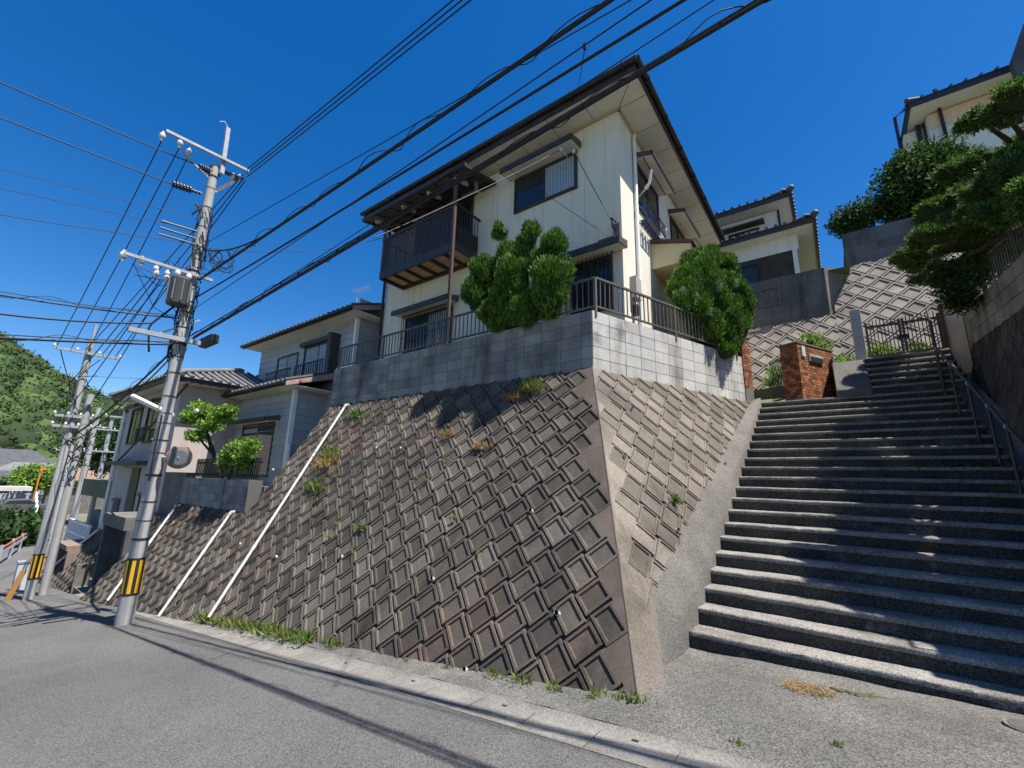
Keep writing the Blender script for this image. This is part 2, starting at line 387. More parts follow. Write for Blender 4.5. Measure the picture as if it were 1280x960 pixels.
cs = cr[1]/cr[0]; tt0 = (H1[1]-cs*H1[0])/(cs*(H0[0]-H1[0])-(H0[1]-H1[1])); XC = (H1[0]+(H0[0]-H1[0])*tt0, H1[1]+(H0[1]-H1[1])*tt0)
side = [(0, 0), (Ls+.02, 0), (H0[0], min(H0[1], -.01)), XC]
herring(side, B_, Ur, Vr, Nr, .355, .275, .012, .030, .017, [0], edge=3, blank=-.04, slope=.006, rnd=.1).build('side_face', [M['rr'], M['rr'], M['rrgap']], rw)
# plain rendered foot of the side face and the corner arris
L2v = uvr((-1.715, 4.86, -1.11)); L0v = uvr((-1.58, 4.42, -1.80)); Pz = lambda q: B_+Ur*q[0]+Vr*q[1]-Nr*.004
mb = MB(); e1 = Vector((XC[0]-H1[0], XC[1]-H1[1], 0)).normalized(); sh = (e1.y*.16, -e1.x*.16) if -e1.x > 0 else (e1.y*.16, -e1.x*.16)
XCs, H1s = (XC[0]*.93, XC[1]*.93), (H1[0]-.03, H1[1]+.16)
mb.add([Pz(XCs)-Nr*.003, Pz((cr[0]*1.06, cr[1]*1.06))-Nr*.003, Pz((L0v[0], L0v[1]-.12))-Nr*.003, Pz(L0v)-Nr*.003, Pz(L2v)-Nr*.003, Pz(H1)-Nr*.003, Pz(H1s)-Nr*.003], [(0,1,2,3,4,5,6)]); mb.build('side_foot', M['rr'], rw)
ni = -(Nf+Nr).normalized()*.012
mb = MB(); mb.tube([B_+ni, B_.lerp(C_, .33)+Vector((.004,-.003,0))+ni, B_.lerp(C_, .66)+Vector((-.003,.002,0))+ni, C_+(C_-B_)*.05+ni], .014, 8); mb.build('corner_arris', M['rr'], rw, smooth=True)
# solid fill (back of the wall)
mb = MB()
bk = Vector((0, .45, 0)); ins = -Nf*.05
pf = [B_+Uf*u+Vf*v+ins for u, v in main]; mb.prism([pf[3], pf[0]+Vector((-.1,0,0)), pf[1]+Vector((-.1,0,0)), pf[2]], bk)
mb.build('backing', M['rwgap'], rw)
mb = MB(); pf = [B_+Uf*u+Vf*v+ins for u, v in low]; mb.prism(pf, bk); mb.box(-18, -10.9, 4.75, 4.95, -3.6, -.9); mb.build('lower_backing', M['rwgap'], rw)
mb = MB(); ins = -Nr*.03; bk = Vector((-.3, 0, 0)); pf = [B_+Ur*.25+ins]+[B_+Ur*u+Vr*v+ins for u, v in side[1:3]]+[B_+Ur*L2v[0]+Vr*L2v[1]+ins, B_+Ur*L0v[0]+Vr*L0v[1]+ins, B_+Ur*(cr[0]*1.06+.2)+Vr*(cr[1]*1.06)+ins]; mb.prism(pf, Vector((-.08, 0, 0))); mb.build('side_backing', M['rrgap'], rw)
# weep pipes and their lime stains
def pl(u, v, n=Nf): d = Vector(ray(u, v)); return d*(B_.dot(n)/d.dot(n))
def weep(p, n, r=.028):
    m_ = MB(); q = p+n*.035; d = (n*.8+Vector((0,0,-.25))).normalized()
    m_.tube([p-n*.02, q], r, 12, cap=False); m_.tube([q, p-n*.02], r*.78, 12, 1, cap=False)
    a = d.orthogonal().normalized()
    m_.tube([q-n*.03, q-n*.029], r*.79, 12, 1)
    m_.build('weep_pipe', [M['pipe'], M['black']], rw, smooth=False)
for (u, v) in ((664, 639), (697, 767), (541, 724), (341, 557-0+30), (345, 696), (427, 696), (500, 560), (582, 838), (470, 560), (275, 752), (600, 560), (300, 680)): weep(pl(u, v), Nf)
for (u, v) in ((789, 511), (780, 569), (888, 530), (846, 663), (905, 580)): weep(pl(u, v, Nr), Nr, .022)
# plastic drain pipes lying on the slope
def drain(label, px, bottom, elbow=True):
    a, b = pl(*px)+Nf*.05, pl(*bottom)+Nf*.05
    o = thing('drain_pipe', label, 'drain pipe', a, 'white drain pipes down the leaning wall')
    m_ = MB(); m_.tube([b, a], .029, 10); m_.build('pipe', M['pipe'], o, smooth=True)
    for t in (.25, .58):
        m_ = MB(); c = b.lerp(a, t); d = (a-b).normalized(); m_.tube([c-d*.05, c+d*.05], .036, 10); m_.build('collar', M['pipe'], o, smooth=True)
    m_ = MB(); d = (a-b).normalized(); m_.tube([a-d*.08, a, a+Vector((0, .14, .02))], .04, 10); m_.build('elbow', mat('grey_elbow', (.3, .3, .3), .6), o, smooth=True)
drain('long white drain pipe running from the block wall down to the grass strip', (434, 508), (264, 773))
drain('shorter white drain pipe from the small planter wall down to the road', (291, 642), (201, 772))
drain('white drain pipe along the far left edge of the brown wall behind the pole', (222, 634), (137, 752))
# ------------------------------------------------------------------ block walls on top
def blockwall(mb, P, D, L, z0, z1, thick, out, bl=.4, bh=.2, gap=.010, proud=.008):
    """courses of concrete blocks on the outer face (normal out) plus solid core and coping"""
    P, D, out = Vector(P), Vector(D).normalized(), Vector(out).normalized()
    mb.obox(P+Vector((0,0,z0)), D*L, -out*thick, Vector((0,0,z1-z0)), 1)
    n = max(1, round((z1-z0)/bh)); hh = (z1-z0)/n
    for r in range(n):
        x = 0.0
        while x < L-.02:
            e = min(L, x+bl); j = random.uniform(-.0015, .0015)
            mb.obox(P+D*(x+gap/2)+Vector((0,0,z0+r*hh+gap/2))-out*.002, D*(e-x-gap), out*(proud+j), Vector((0,0,hh-gap)), 0, random.random())
            x = e
    return mb
o = thing('block_wall', 'weathered grey concrete block wall topping the tall brown retaining wall', 'block wall', (-6, 6.4, 1.86))
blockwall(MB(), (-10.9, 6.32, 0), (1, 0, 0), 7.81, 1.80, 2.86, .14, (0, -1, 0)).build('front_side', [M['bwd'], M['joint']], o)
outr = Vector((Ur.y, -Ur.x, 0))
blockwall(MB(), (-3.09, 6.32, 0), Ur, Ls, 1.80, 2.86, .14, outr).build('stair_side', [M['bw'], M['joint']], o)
# lots (made ground behind the walls)
mb = MB(); mb.add([(-10.7, 6.5, 2.6), (-3.1, 6.5, 2.6), (-1.6, 10.7, 2.6), (-1.6, 13.4, 2.2), (-10.7, 13.4, 2.6)], [(0,1,2,3,4)]); tag(mb.build('house_yard', M['earth']), kind='structure')
mb = MB(); mb.box(-30, -10.9, 4.9, 13.5, -1.2, -.45); tag(mb.build('neighbour_yard', M['earth']), kind='structure')
# ------------------------------------------------------------------ railings
def railing(o, P, D, L, z0, h, sp=.115, post=1.8, rt=.02, skip_last=False, mt=None):
    P, D = Vector(P), Vector(D).normalized(); Z = Vector((0,0,1)); mt = mt or M['alu']
    m_ = MB(); m_.bar(P+Z*(z0+h), P+D*L+Z*(z0+h), .045, .035); m_.build('top_rail', mt, o)
    m_ = MB(); m_.bar(P+Z*(z0+.07), P+D*L+Z*(z0+.07), .035, .03); m_.build('bottom_rail', mt, o)
    m_ = MB(); n = int(L/sp)
    for i in range(1, n+1):
        p = P+D*(i*L/(n+1)); m_.bar(p+Z*(z0+.085), p+Z*(z0+h-.017), .016, .016, up=D)
    m_.build('bars', mt, o)
    n = max(1, round(L/post))
    for i in range(n+(0 if skip_last else 1)):
        p = P+D*(i*L/n); m_ = MB(); m_.bar(p+Z*(z0-.12), p+Z*(z0+h-.018), .04, .04, up=D); m_.build('post', mt, o)
o = thing('railing', 'low dark metal railing on the house block wall, turning the corner beside the stairs', 'railing', (-3.1, 6.4, 2.86))
railing(o, (-10.85, 6.39, 0), (1, 0, 0), 7.78, 2.88, .60)
railing(o, Vector((-3.06, 6.40, 0)), Ur, 4.35, 2.88, .60)
exec_marks = []
# ------------------------------------------------------------------ main house
H = thing('cream_house', 'cream two-storey house with dark roof edge and balcony above the block wall', 'house', (-7, 8, 2.5))
FY, RX, LX, ZS, ZE = 7.8, -3.1, -11.0, 8.16, 8.2
mb = MB(); mb.box(LX, RX, FY, 15.0, 2.3, ZS); mb.build('wall', M['cream'], H)
mb = MB()
for x in (-9.6, -8.05, -6.5, -5.35, -3.95): mb.box(x-.004, x+.004, FY-.003, FY+.01, 2.6, ZS-.02)
for y in (9.4, 11.2, 13.0): mb.box(RX-.01, RX+.003, y-.004, y+.004, 2.6, ZS-.02)
mb.build('panel_seam', mat('seam', (.40, .36, .28), .9), H)
mb = MB(); mb.box(LX-.02, RX+.02, FY-.03, 15, 2.2, 2.95); mb.build('foundation', M['gutter'], H)
# soffit with seams, fascia, gutter, roof
EX0, EX1, EY0, EY1 = -11.55, -2.42, 7.08, 15.1
mb = MB(); mb.box(EX0+.03, EX1-.03, EY0+.03, EY1-.03, ZS, ZS+.05)
mb.build('soffit', M['soffit'], H)
mb = MB()
x = EX0+.6
while x < EX1-.8: mb.box(x-.006, x+.006, EY0+.05, FY, ZS-.004, ZS+.003); x += .91
y = FY
while y < EY1: mb.box(RX, EX1-.05, y-.006, y+.006, ZS-.004, ZS+.003); y += .91
mb.bar((RX+.012, FY+.0, ZS-.004), (EX1-.05, EY0+.05, ZS-.001), .012, .006)
mb.build('soffit_seam', mat('soffit_seam', (.16, .14, .12), .9), H)
mb = MB(); mb.box(RX-.02, RX+.05, FY-.02, 15, ZS-.06, ZS-.004); mb.box(LX, RX+.05, FY-.05, FY+.02, ZS-.06, ZS-.004); mb.build('eave_moulding', mat('moulding', (.42, .35, .26), .85), H)
mb = MB()
mb.box(EX0, EX1, EY0, EY0+.03, ZS-.02, ZS+.2); mb.box(EX1-.03, EX1, EY0+.03, EY1, ZS-.02, ZS+.2); mb.box(EX0, EX0+.03, EY0+.03, EY1, ZS-.02, ZS+.2); mb.build('fascia', M['dbrown'], H)
mb = MB()
def hipgut(pts): mb.tube(pts, .062, 10)
hipgut([(EX0-.05, EY0-.06, ZS+.17), (EX1+.06, EY0-.06, ZS+.17)]); hipgut([(EX1+.06, EY0-.06, ZS+.17), (EX1+.06, EY1+.05, ZS+.17)])
mb.build('gutter', M['black'], H, smooth=True)
mb = MB(); rzp = ZS+.19; e = -.06
a, b, c, d = (EX0-e, EY0-e, rzp), (EX1+e, EY0-e, rzp), (EX1+e, EY1+e, rzp), (EX0-e, EY1+e, rzp)
r1, r2 = (EX0+4.1, 11.1, rzp+1.7), (EX1-4.1, 11.1, rzp+1.7)
mb.add([a, b, c, d, r1, r2], [(0,1,5,4), (1,2,5), (2,3,4,5), (3,0,4), (0,3,2,1)])
for i in range(60):
    x = EX0+.1+i*(EX1-EX0-.2)/59; mb.tube([(x, EY0+.06, rzp+.01), (x, EY0+.35, rzp+.11)], .035, 6)
for i in range(52):
    y = EY0+.1+i*(EY1-EY0-.2)/51; mb.tube([(EX1-.06, y, rzp+.01), (EX1-.35, y, rzp+.11)], .035, 6)
mb.build('roof', M['roof'], H)
mb = MB()
for i in range(8):
    x = EX0+.5+i*1.2; MB().box(x-.012, x+.012, EY0-.13, EY0+.02, ZS+.06, ZS+.21).build('gutter_bracket', M['black'], H)
for i in range(7):
    y = EY0+.5+i*1.2; MB().box(EX1-.02, EX1+.13, y-.012, y+.012, ZS+.06, ZS+.21).build('gutter_bracket', M['black'], H)
# windows
def window(parent, P, D, out, w_, h_, panes=2, frame=None, curtain=(1,), deep=.05, fw=.045, glass=None):
    """P = lower-left corner on the wall (seen from outside), D along, out = outward normal"""
    P, D, out, Z = Vector(P), Vector(D).normalized(), Vector(out).normalized(), Vector((0,0,1)); frame = frame or M['dbrown']
    m_ = MB()
    for a, b, c, d in ((0, w_, 0, fw), (0, w_, h_-fw, h_), (0, fw, fw, h_-fw), (w_-fw, w_, fw, h_-fw)):
        m_.obox(P+D*a+Z*c-out*.02, D*(b-a), out*(deep+.02), Z*(d-c))
    win = m_.build('window', frame, parent)
    pw = (w_-2*fw)/panes
    for i in range(panes):
        x0 = fw+i*pw; k_ = -.0 if i % 2 == 0 else .012
        m_ = MB(); m_.obox(P+D*(x0+.03)+Z*(fw+.03)+out*(.008+k_), D*(pw-.06), out*.006, Z*(h_-2*fw-.06))
        m_.build('pane', (glass or M['glass']) if i not in curtain else M['curt'], win)
        m_ = MB()
        for a, b, c, d in ((0, pw, 0, .03), (0, pw, h_-2*fw-.03, h_-2*fw), (0, .03, .03, h_-2*fw-.03), (pw-.03, pw, .03, h_-2*fw-.03)):
            m_.obox(P+D*(x0+a)+Z*(fw+c)+out*(.004+k_), D*(b-a), out*.022, Z*(d-c))
        m_.build('sash', frame, win)
        if i in curtain:
            m_ = MB(); n = int((pw-.06)/.07)
            for q in range(n):
                x = x0+.03+(q+.5)*(pw-.06)/n; m_.obox(P+D*(x-.014)+Z*(fw+.032)+out*(.0145+k_), D*.028, out*.002, Z*(h_-2*fw-.064), 0)
            m_.build('curtain_fold', mat_fold, win)
    return win
mat_fold = mat('curtain_fold', (.36, .42, .48), .5, (.27, .32, .38), 20)
def hood(parent, P, D, out, L, dep, th=.12, pitch=.06, under=None):
    P, D, out, Z = Vector(P), Vector(D).normalized(), Vector(out).normalized(), Vector((0,0,1))
    m_ = MB(); a = [P, P+out*dep-Z*pitch, P+out*dep+Z*(th-pitch), P+Z*(th+.05)]
    m_.prism(a, D*L); hd = m_.build('window_hood', M['brown'], parent)
    m_ = MB(); m_.obox(P+D*.03-Z*.012+out*.02, D*(L-.06), out*(dep-.05)-Z*(pitch*.92), Z*.008); m_.build('hood_underside', under or M['soffit'], hd)
    m_ = MB(); m_.obox(P+out*(dep-.02)-Z*(pitch+.02), D*L, out*.035, Z*(th+.02)); m_.build('hood_edge', M['dbrown'], hd)
    return hd
X, Yd, oF, oR = (1,0,0), (0,1,0), (0,-1,0), (1,0,0)
window(H, (-5.92, FY, 6.58), X, oF, 1.80, .98, 2, curtain=(1,))
hood(H, (-6.08, FY, 7.62), X, oF, 2.06, .46)
window(H, (-9.85, FY, 3.30), X, oF, 1.92, 1.28, 2, curtain=(1,))
hood(H, (-10.02, FY, 4.66), X, oF, 2.28, .44)
window(H, (-4.30, FY, 3.45), X, oF, .98, 1.20, 2, curtain=())
hood(H, (-4.55, FY, 4.70), X, oF, 1.56, .44)
mb = MB(); mb.box(-3.55, -3.2, FY-.2, FY-.02, 4.88, 4.96); mb.build('hood_flashing', mat('rust_flashing', (.16, .06, .045), .7), H)
def grille(P, D, out, w_, h_, sp=.09, deco=False):
    P, D, out, Z = Vector(P), Vector(D).normalized(), Vector(out).normalized(), Vector((0,0,1)); m_ = MB()
    for z in (0, h_*.5, h_): m_.bar(P+out*.1+Z*z, P+out*.1+D*w_+Z*z, .018, .018)
    n = int(w_/sp)
    for i in range(n+1):
        p = P+out*.1+D*(i*w_/n); m_.bar(p, p+Z*h_, .014, .014, up=D)
    for x in (0, w_):
        for z in (0.02, h_-.02): m_.bar(P+D*x+Z*z, P+D*x+Z*z+out*.1, .018, .018)
    m_.build('window_grille', M['black'], H)
grille((-9.88, FY-.05, 3.27), X, oF, 1.98, 1.34)
grille((-4.33, FY-.05, 3.42), X, oF, 1.04, 1.26)
# right-hand side: windows under the eave, hoods, balconette, porch
window(H, (RX, 8.70, 6.25), Yd, oR, 1.56, 1.16, 2, curtain=())
hood(H, (RX, 8.62, 7.46), Yd, oR, 1.72, .46, th=.09, pitch=.10)
mb = MB(); mb.box(RX+.22, RX+.235, 8.66, 10.3, 7.375, 7.395); mb.build('hood_seam', M['black'], H)
window(H, (RX, 11.35, 6.5), Yd, oR, 1.4, .92, 2, curtain=())
hood(H, (RX, 11.25, 7.46), Yd, oR, 1.62, .46, th=.09, pitch=.10)
mb = MB()
for i in range(15):
    y = 8.72+i*.1
    mb.tube([(RX+.05, y, 5.76), (RX+.16, y, 5.74), (RX+.21, y, 5.82), (RX+.21, y, 6.38)], .009, 5)
for z in (5.80, 6.1, 6.39): mb.tube([(RX+.05, 8.68, z), (RX+.21, 8.68, z), (RX+.21, 10.18, z), (RX+.05, 10.18, z)], .012, 5)
mb.build('balconette', M['black'], H)
mb = MB(); mb.tube([(RX+.21, 10.18, 6.3), (RX+.215, 10.18, 6.34)], .035, 10); mb.build('rail_end_cap', M['white'], H)
mb = MB()
for i in range(7): mb.box(RX+.06, RX+.2, 8.8+i*.19, 8.93+i*.19, 5.80, 5.88)
mb.build('flower_tray', mat('blue_tray', (.10, .14, .25), .6), H)
PX = -2.18
mb = MB(); mb.prism([(RX, 9.6, 5.02), (PX, 9.6, 5.02), (PX, 9.6, 5.42), (RX, 9.6, 5.70)], (0, 2.6, 0)); po = mb.build('porch', M['porch'], H)
mb = MB(); mb.prism([(RX, 9.52, 5.71), (PX+.08, 9.52, 5.40), (PX+.08, 9.52, 5.46), (RX, 9.52, 5.79)], (0, 2.75, 0)); mb.build('porch_roof', M['brown'], po)
mb = MB(); mb.box(RX, PX-.1, 10.6, 12.2, 2.4, 5.02); mb.build('porch_wall', M['porch'], po)
mb = MB(); mb.box(PX-.16, PX-.04, 9.64, 9.76, 2.6, 5.02); mb.build('porch_post', M['white'], po)
# right-side downpipe and small fittings
mb = MB(); mb.tube([(RX+.06, 8.62, ZS-.1), (RX+.06, 8.58, 7.9), (RX+.06, 8.55, 2.5)], .042, 10); mb.build('downpipe', M['white'], H, smooth=True)
mb = MB(); mb.tube([(LX+.0, FY-.07, ZS-.3), (LX+.0, FY-.07, 2.6)], .045, 10); mb.build('downpipe', M['black'], H, smooth=True)
mb = MB(); mb.box(RX-.02, RX+.14, 8.12, 8.42, 3.75, 4.22); mb.build('electric_meter_box', mat('meter_grey', (.33, .31, .28), .6), H)
mb = MB(); mb.box(RX, RX+.10, 8.2, 8.34, 3.4, 3.62); mb.build('switch_box', M['black'], H)
mb = MB(); p = ony(769, 283, FY); mb.tube([(p.x+.02, FY-.0, p.z+.1), (p.x, FY-.16, p.z+.08), (p.x, FY-.16, p.z-.08), (p.x+.06, FY-.02, p.z-.18)], .018, 6); mb.ball((p.x, FY-.17, p.z+.09), .035); mb.build('service_bracket', M['black'], H)
mb = MB(); mb.box(RX-.16, RX-.02, FY-.07, FY, 5.0, 5.3); mb.build('terminal_box', mat('terminal', (.13, .12, .11), .6), H)
mb = MB()
for p in (ony(701, 187, 7.35), ony(717, 189, 7.35)):
    mb.ball(p, .045, sq=(1, 1, 1.3)); mb.tube([p, p+Vector((0, .3, .02))], .012, 5)
mb.build('service_insulator', M['cer'], H)
mb = MB(); mb.tube([(RX+.23, 8.75, 6.62), (RX+.33, 8.7, 6.68), (RX+.42, 8.62, 6.95)], [.05, .035, .03], 8); mb.tube([(RX+.02, 8.8, 6.5), (RX+.23, 8.75, 6.62)], .02, 6); mb.build('dryer_arm', M['white'], H)
# balcony
BX0, BX1, BY, BZ = -10.12, -7.06, 6.90, 5.58
bal = MB().box(BX0, BX1, BY, BY+.06, BZ, BZ+.24).box(BX0, BX1, FY-.08, FY-.01, BZ, BZ+.2).box(BX0, BX0+.06, BY+.06, FY-.08, BZ, BZ+.22).box(BX1-.06, BX1, BY+.06, FY-.08, BZ, BZ+.22).build('balcony', M['dbrown'], H)
mb = MB(); mb.box(BX0+.06, BX1-.06, BY+.06, FY-.08, BZ+.10, BZ+.14); mb.build('balcony_floor', M['ply'], bal)
mb = MB()
for i in range(1, 6):
    x = BX0+i*(BX1-BX0)/6; MB().box(x-.03, x+.03, BY+.06, FY-.08, BZ+.012, BZ+.098).build('balcony_joist', M['dbrown'], bal)
mb = MB(); mb.box(BX0+.07, BX1-.07, (BY+FY)/2-.004, (BY+FY)/2+.004, BZ+.094, BZ+.099); mb.build('board_seam', M['wood'], bal)
zt = BZ+1.22
mb = MB()
for i in range(41):
    x = BX0+.05+i*(BX1-BX0-.1)/40; mb.box(x-.022, x+.022, BY+.012, BY+.03, BZ+.24, zt)
for k in range(8):
    y = BY+.1+k*.1
    for x in (BX0+.03, BX1-.03): mb.box(x-.008, x+.008, y-.008, y+.008, BZ+.22, zt)
mb.build('balcony_bars', M['dbrown'], bal)
mb = MB(); mb.box(BX0, BX1, BY-.01, BY+.05, zt, zt+.06); mb.box(BX0, BX0+.05, BY+.05, FY, zt, zt+.05); mb.box(BX1-.05, BX1, BY+.05, FY, zt, zt+.05); mb.build('balcony_handrail', M['dbrown'], bal)
mb = MB(); mb.box(BX1-.045, BX1-.035, BY+.06, FY-.05, BZ+.23, BZ+.72); mb.build('balcony_end_panel', M['black'], bal)
for (x, y, z0, z1) in ((-6.98, 6.72, 2.86, 7.62), (-10.07, 6.935, BZ+.24, 7.62)):
    mb = MB(); mb.box(x-.035, x+.035, y-.035, y+.035, z0, z1); mb.build('balcony_post', M['brown'], bal)
window(H, (-9.7, FY, BZ+.28), X, oF, 2.35, 1.85, 2, curtain=())
mb = MB(); mb.box(-9.75, -7.2, FY-.12, FY-.003, BZ+2.16, BZ+2.42); mb.build('shutter_box', mat('shutter_box', (.55, .53, .48), .6), H)
# balcony canopy
CX0, CX1 = -10.75, -6.55
cz = lambda y: 7.55+(y-6.62)*.22
can = MB().quad((CX0, 6.62, cz(6.62)), (CX1, 6.62, cz(6.62)), (CX1, FY-.01, cz(FY)), (CX0, FY-.01, cz(FY))).quad((CX0, FY-.01, cz(FY)+.006), (CX1, FY-.01, cz(FY)+.006), (CX1, 6.62, cz(6.62)+.006), (CX0, 6.62, cz(6.62)+.006)).build('balcony_canopy', M['polyc'], H)
mb = MB()
mb.box(CX0, CX1, 6.55, 6.62, cz(6.62)-.05, cz(6.62)+.06)
for i in range(8):
    x = CX0+.02+i*(CX1-CX0-.04)/7; mb.bar((x, 6.62, cz(6.62)-.03), (x, FY-.02, cz(FY)-.03), .035, .05)
for y in (6.95, 7.3): mb.bar((CX0, y, cz(y)-.085), (CX1, y, cz(y)-.085), .04, .05)
mb.bar((CX0, FY-.05, cz(FY)-.07), (CX1, FY-.05, cz(FY)-.07), .05, .07)
mb.build('canopy_frame', M['dbrown'], can)
m_br = mat('bracket', (.42, .36, .33), .6)
for x in (CX1-.45, CX1-1.45, CX1-2.5, CX0+.5): MB().bar((x, 6.68, cz(6.68)-.16), (x, 7.15, cz(7.15)-.14), .05, .10).build('canopy_bracket', m_br, can)
mb = MB()
for i in range(3):
    x = CX1-.25; mb.tube([(x, 7.2+i*.05, cz(7.2)-.1), (x+.03, 7.22+i*.06, cz(7.2)-.42)], .008, 5); mb.tube([(x+.03, 7.2+i*.06, cz(7.2)-.42), (x+.25, 7.3+i*.06, cz(7.2)-.5), (x+.05, 7.36, cz(7.2)-.58)], .008, 5)
mb.build('clothes_hook', mat('hook', (.45, .36, .26), .6), can)
# ------------------------------------------------------------------ foliage
def build_np(name, V, F, T, mt, parent=None, loc=None, smooth=False):
    me = bpy.data.meshes.new(name); o = bpy.data.objects.new(name, me); COL.objects.link(o)
    if parent is not None: org = ORG[parent.name]; o.parent = parent
    else: org = Vector(loc or (0,0,0)); o.location = org
    ORG[o.name] = org
    V = V-np.array(org); nv, nf, k = len(V), len(F), F.shape[1]
    me.vertices.add(nv); me.vertices.foreach_set('co', V.astype(np.float32).ravel())
    me.loops.add(nf*k); me.loops.foreach_set('vertex_index', F.astype(np.int32).ravel())
    me.polygons.add(nf); me.polygons.foreach_set('loop_start', np.arange(0, nf*k, k, dtype=np.int32)); me.polygons.foreach_set('loop_total', np.full(nf, k, np.int32))
    me.materials.append(mt); at = me.attributes.new('tint', 'FLOAT', 'FACE'); at.data.foreach_set('value', T.astype(np.float32))
    me.update(calc_edges=True); return o
def sprigs(P, Dr, L, W, T):
    """kite-shaped blades: base, two shoulders, tip"""
    n = len(P); Dr = Dr/np.linalg.norm(Dr, axis=1)[:, None]
    S = np.cross(Dr, RNG.normal(size=(n, 3))); S /= np.linalg.norm(S, axis=1)[:, None]+1e-9
    Nn = np.cross(Dr, S)
    bend = Nn*(L*RNG.uniform(-.2, .2, n))[:, None]
    a = P; b = P+Dr*(L*.45)[:, None]+S*(W/2)[:, None]+bend; c = P+Dr*L[:, None]; d = P+Dr*(L*.45)[:, None]-S*(W/2)[:, None]+bend
    V = np.stack([a, b, c, d], 1).reshape(-1, 3); F = np.arange(4*n).reshape(n, 4)
    return V, F, T
def sphere_pts(n):
    p = RNG.normal(size=(n, 3)); return p/np.linalg.norm(p, axis=1)[:, None]
def lobes_foliage(lobes, dens, L, W, up=.5, shell=(.72, 1.06), rag=.16, outw=.8, jit=.5, tufts=0, tuftr=.1):
    Vs, Fs, Ts = [], [], []; k = 0
    for (c, r, sq) in lobes:
        c = np.array(c, float); sq = np.array(sq, float)*r
        area = 4*math.pi*(np.prod(sq)**(2/3)); n = int(area*dens)
        if tufts:
            nt_ = max(8, int(area*tufts)); tc = sphere_pts(nt_); tl = RNG.uniform(.86, 1.0+rag, nt_)
            idx = RNG.integers(0, nt_, n)
            u = tc[idx]*tl[idx][:, None]; off = RNG.normal(size=(n, 3))*np.array([1, 1, 1.4])*tuftr*.5
            P = c+u*sq+off; nr = tc[idx]/sq; nr /= np.linalg.norm(nr, axis=1)[:, None]; tt = RNG.uniform(.15, .85, nt_)[idx]
            nr = nr*.6+off/(tuftr+1e-6)*.5
        else:
            u = sphere_pts(n); lump = 1+rag*np.sin(u[:, 0]*5+c[0]*9)*np.sin(u[:, 1]*6+c[1]*7)*np.sin(u[:, 2]*5+c[2]*3)+RNG.normal(size=n)*rag*.25
            P = c+u*sq*(RNG.uniform(*shell, n)*lump)[:, None]; nr = u/sq; nr /= np.linalg.norm(nr, axis=1)[:, None]; tt = np.clip(.5+.3*(lump-1)/max(rag, .01)+RNG.normal(size=n)*.2, 0, 1)
        D = nr*outw+np.array([0, 0, up])+RNG.normal(size=(n, 3))*jit
        V, F, T = sprigs(P, D, L*RNG.uniform(.6, 1.4, n), W*RNG.uniform(.7, 1.3, n), np.clip(tt+RNG.normal(size=n)*.12, 0, 1))
        Vs.append(V); Fs.append(F+k); Ts.append(T); k += len(V)
    return np.concatenate(Vs), np.concatenate(Fs), np.concatenate(Ts)
def sublobes(lobes, k=11, pos=.66, sub=.46, up=.25):
    out = []
    for c, r, sq in lobes:
        for u in sphere_pts(k):
            u = u+np.array([0, 0, up]); u /= np.linalg.norm(u)
            out.append((tuple(np.array(c)+u*np.array(sq)*r*pos*RNG.uniform(.85, 1.15)), r*sub*RNG.uniform(.75, 1.2), (1, 1, max(.6, min(1.25, sq[2]*1.1)))))
    return out
def cores(lobes, s=.74):
    m_ = MB()
    for c, r, sq in lobes: m_.ball(c, r*s, 12, 8, sq, jit=.07)
    return m_
# kaizuka junipers behind the railing
def juniper(label, lobes, base, trunk):
    o = thing('juniper_bush', label, 'bush', base)
    sub = [(c_, r_*.92, (q_[0], q_[1], q_[2]*1.25)) for c_, r_, q_ in sublobes(lobes, 15, .68, .40)]
    V, F, T = lobes_foliage(sub, 3300, .075, .016, up=.95, shell=(.80, 1.12), rag=.3, outw=.6, jit=.3)
    build_np('foliage', V, F, T, M['leafj'], o)
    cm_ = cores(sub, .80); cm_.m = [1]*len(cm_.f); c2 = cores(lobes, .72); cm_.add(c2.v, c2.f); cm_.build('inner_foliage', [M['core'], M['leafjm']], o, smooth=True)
    m_ = MB()
    for a, b in trunk: a, b = Vector(a), Vector(b); m_.tube([a, a.lerp(b, .5)+Vector((.04, .02, 0)), b], [.07, .05, .03], 8)
    m_.build('trunk', M['bark'], o, smooth=True)
def lp(u, v, y, r, sq=(1, 1, 1)): p = ony(u, v, y); return ((p.x, p.y, p.z), r, sq)
YJ = 6.36
L1 = [lp(626, 290, YJ+.2, .17, (1,1,1.3)), lp(633, 322, YJ+.2, .24, (1,1,1.3)), lp(664, 296, YJ+.1, .20, (.9,.9,1.7)), lp(692, 308, YJ, .25, (1.1,1,.9)), lp(612, 345, YJ+.1, .28, (1,1,1.25)), lp(602, 338, YJ, .24, (1,1,1.4)),
      lp(598, 370, YJ, .32, (1,1,1.3)), lp(645, 350, YJ-.05, .36, (1.1,1,1.2)), lp(688, 350, YJ-.1, .38, (1.15,1,1.0)), lp(685, 375, YJ-.1, .36, (1.1,1,1.0)), lp(630, 385, YJ, .36, (1.1,1,1.2)), lp(655, 390, YJ, .36, (1.1,1,1)), lp(612, 396, YJ, .24, (1,1,1.2)), lp(640, 402, YJ+.15, .3, (1.1,1,.9)), lp(676, 330, YJ, .2, (1,1,1.4)), lp(652, 318, YJ+.1, .22, (1,1,1.3)), lp(705, 335, YJ+.05, .18, (1,1,1.1)), lp(622, 420, YJ, .22, (1,1,1.4))]
L1[-1] = ((L1[-1][0][0], L1[-1][0][1]+.1, L1[-1][0][2]+.16), .18, (1,1,1.1))
bp = ony(640, 430, 6.6)
L1 = [(c_, r_k*.97, q_) for c_, r_k, q_ in L1]
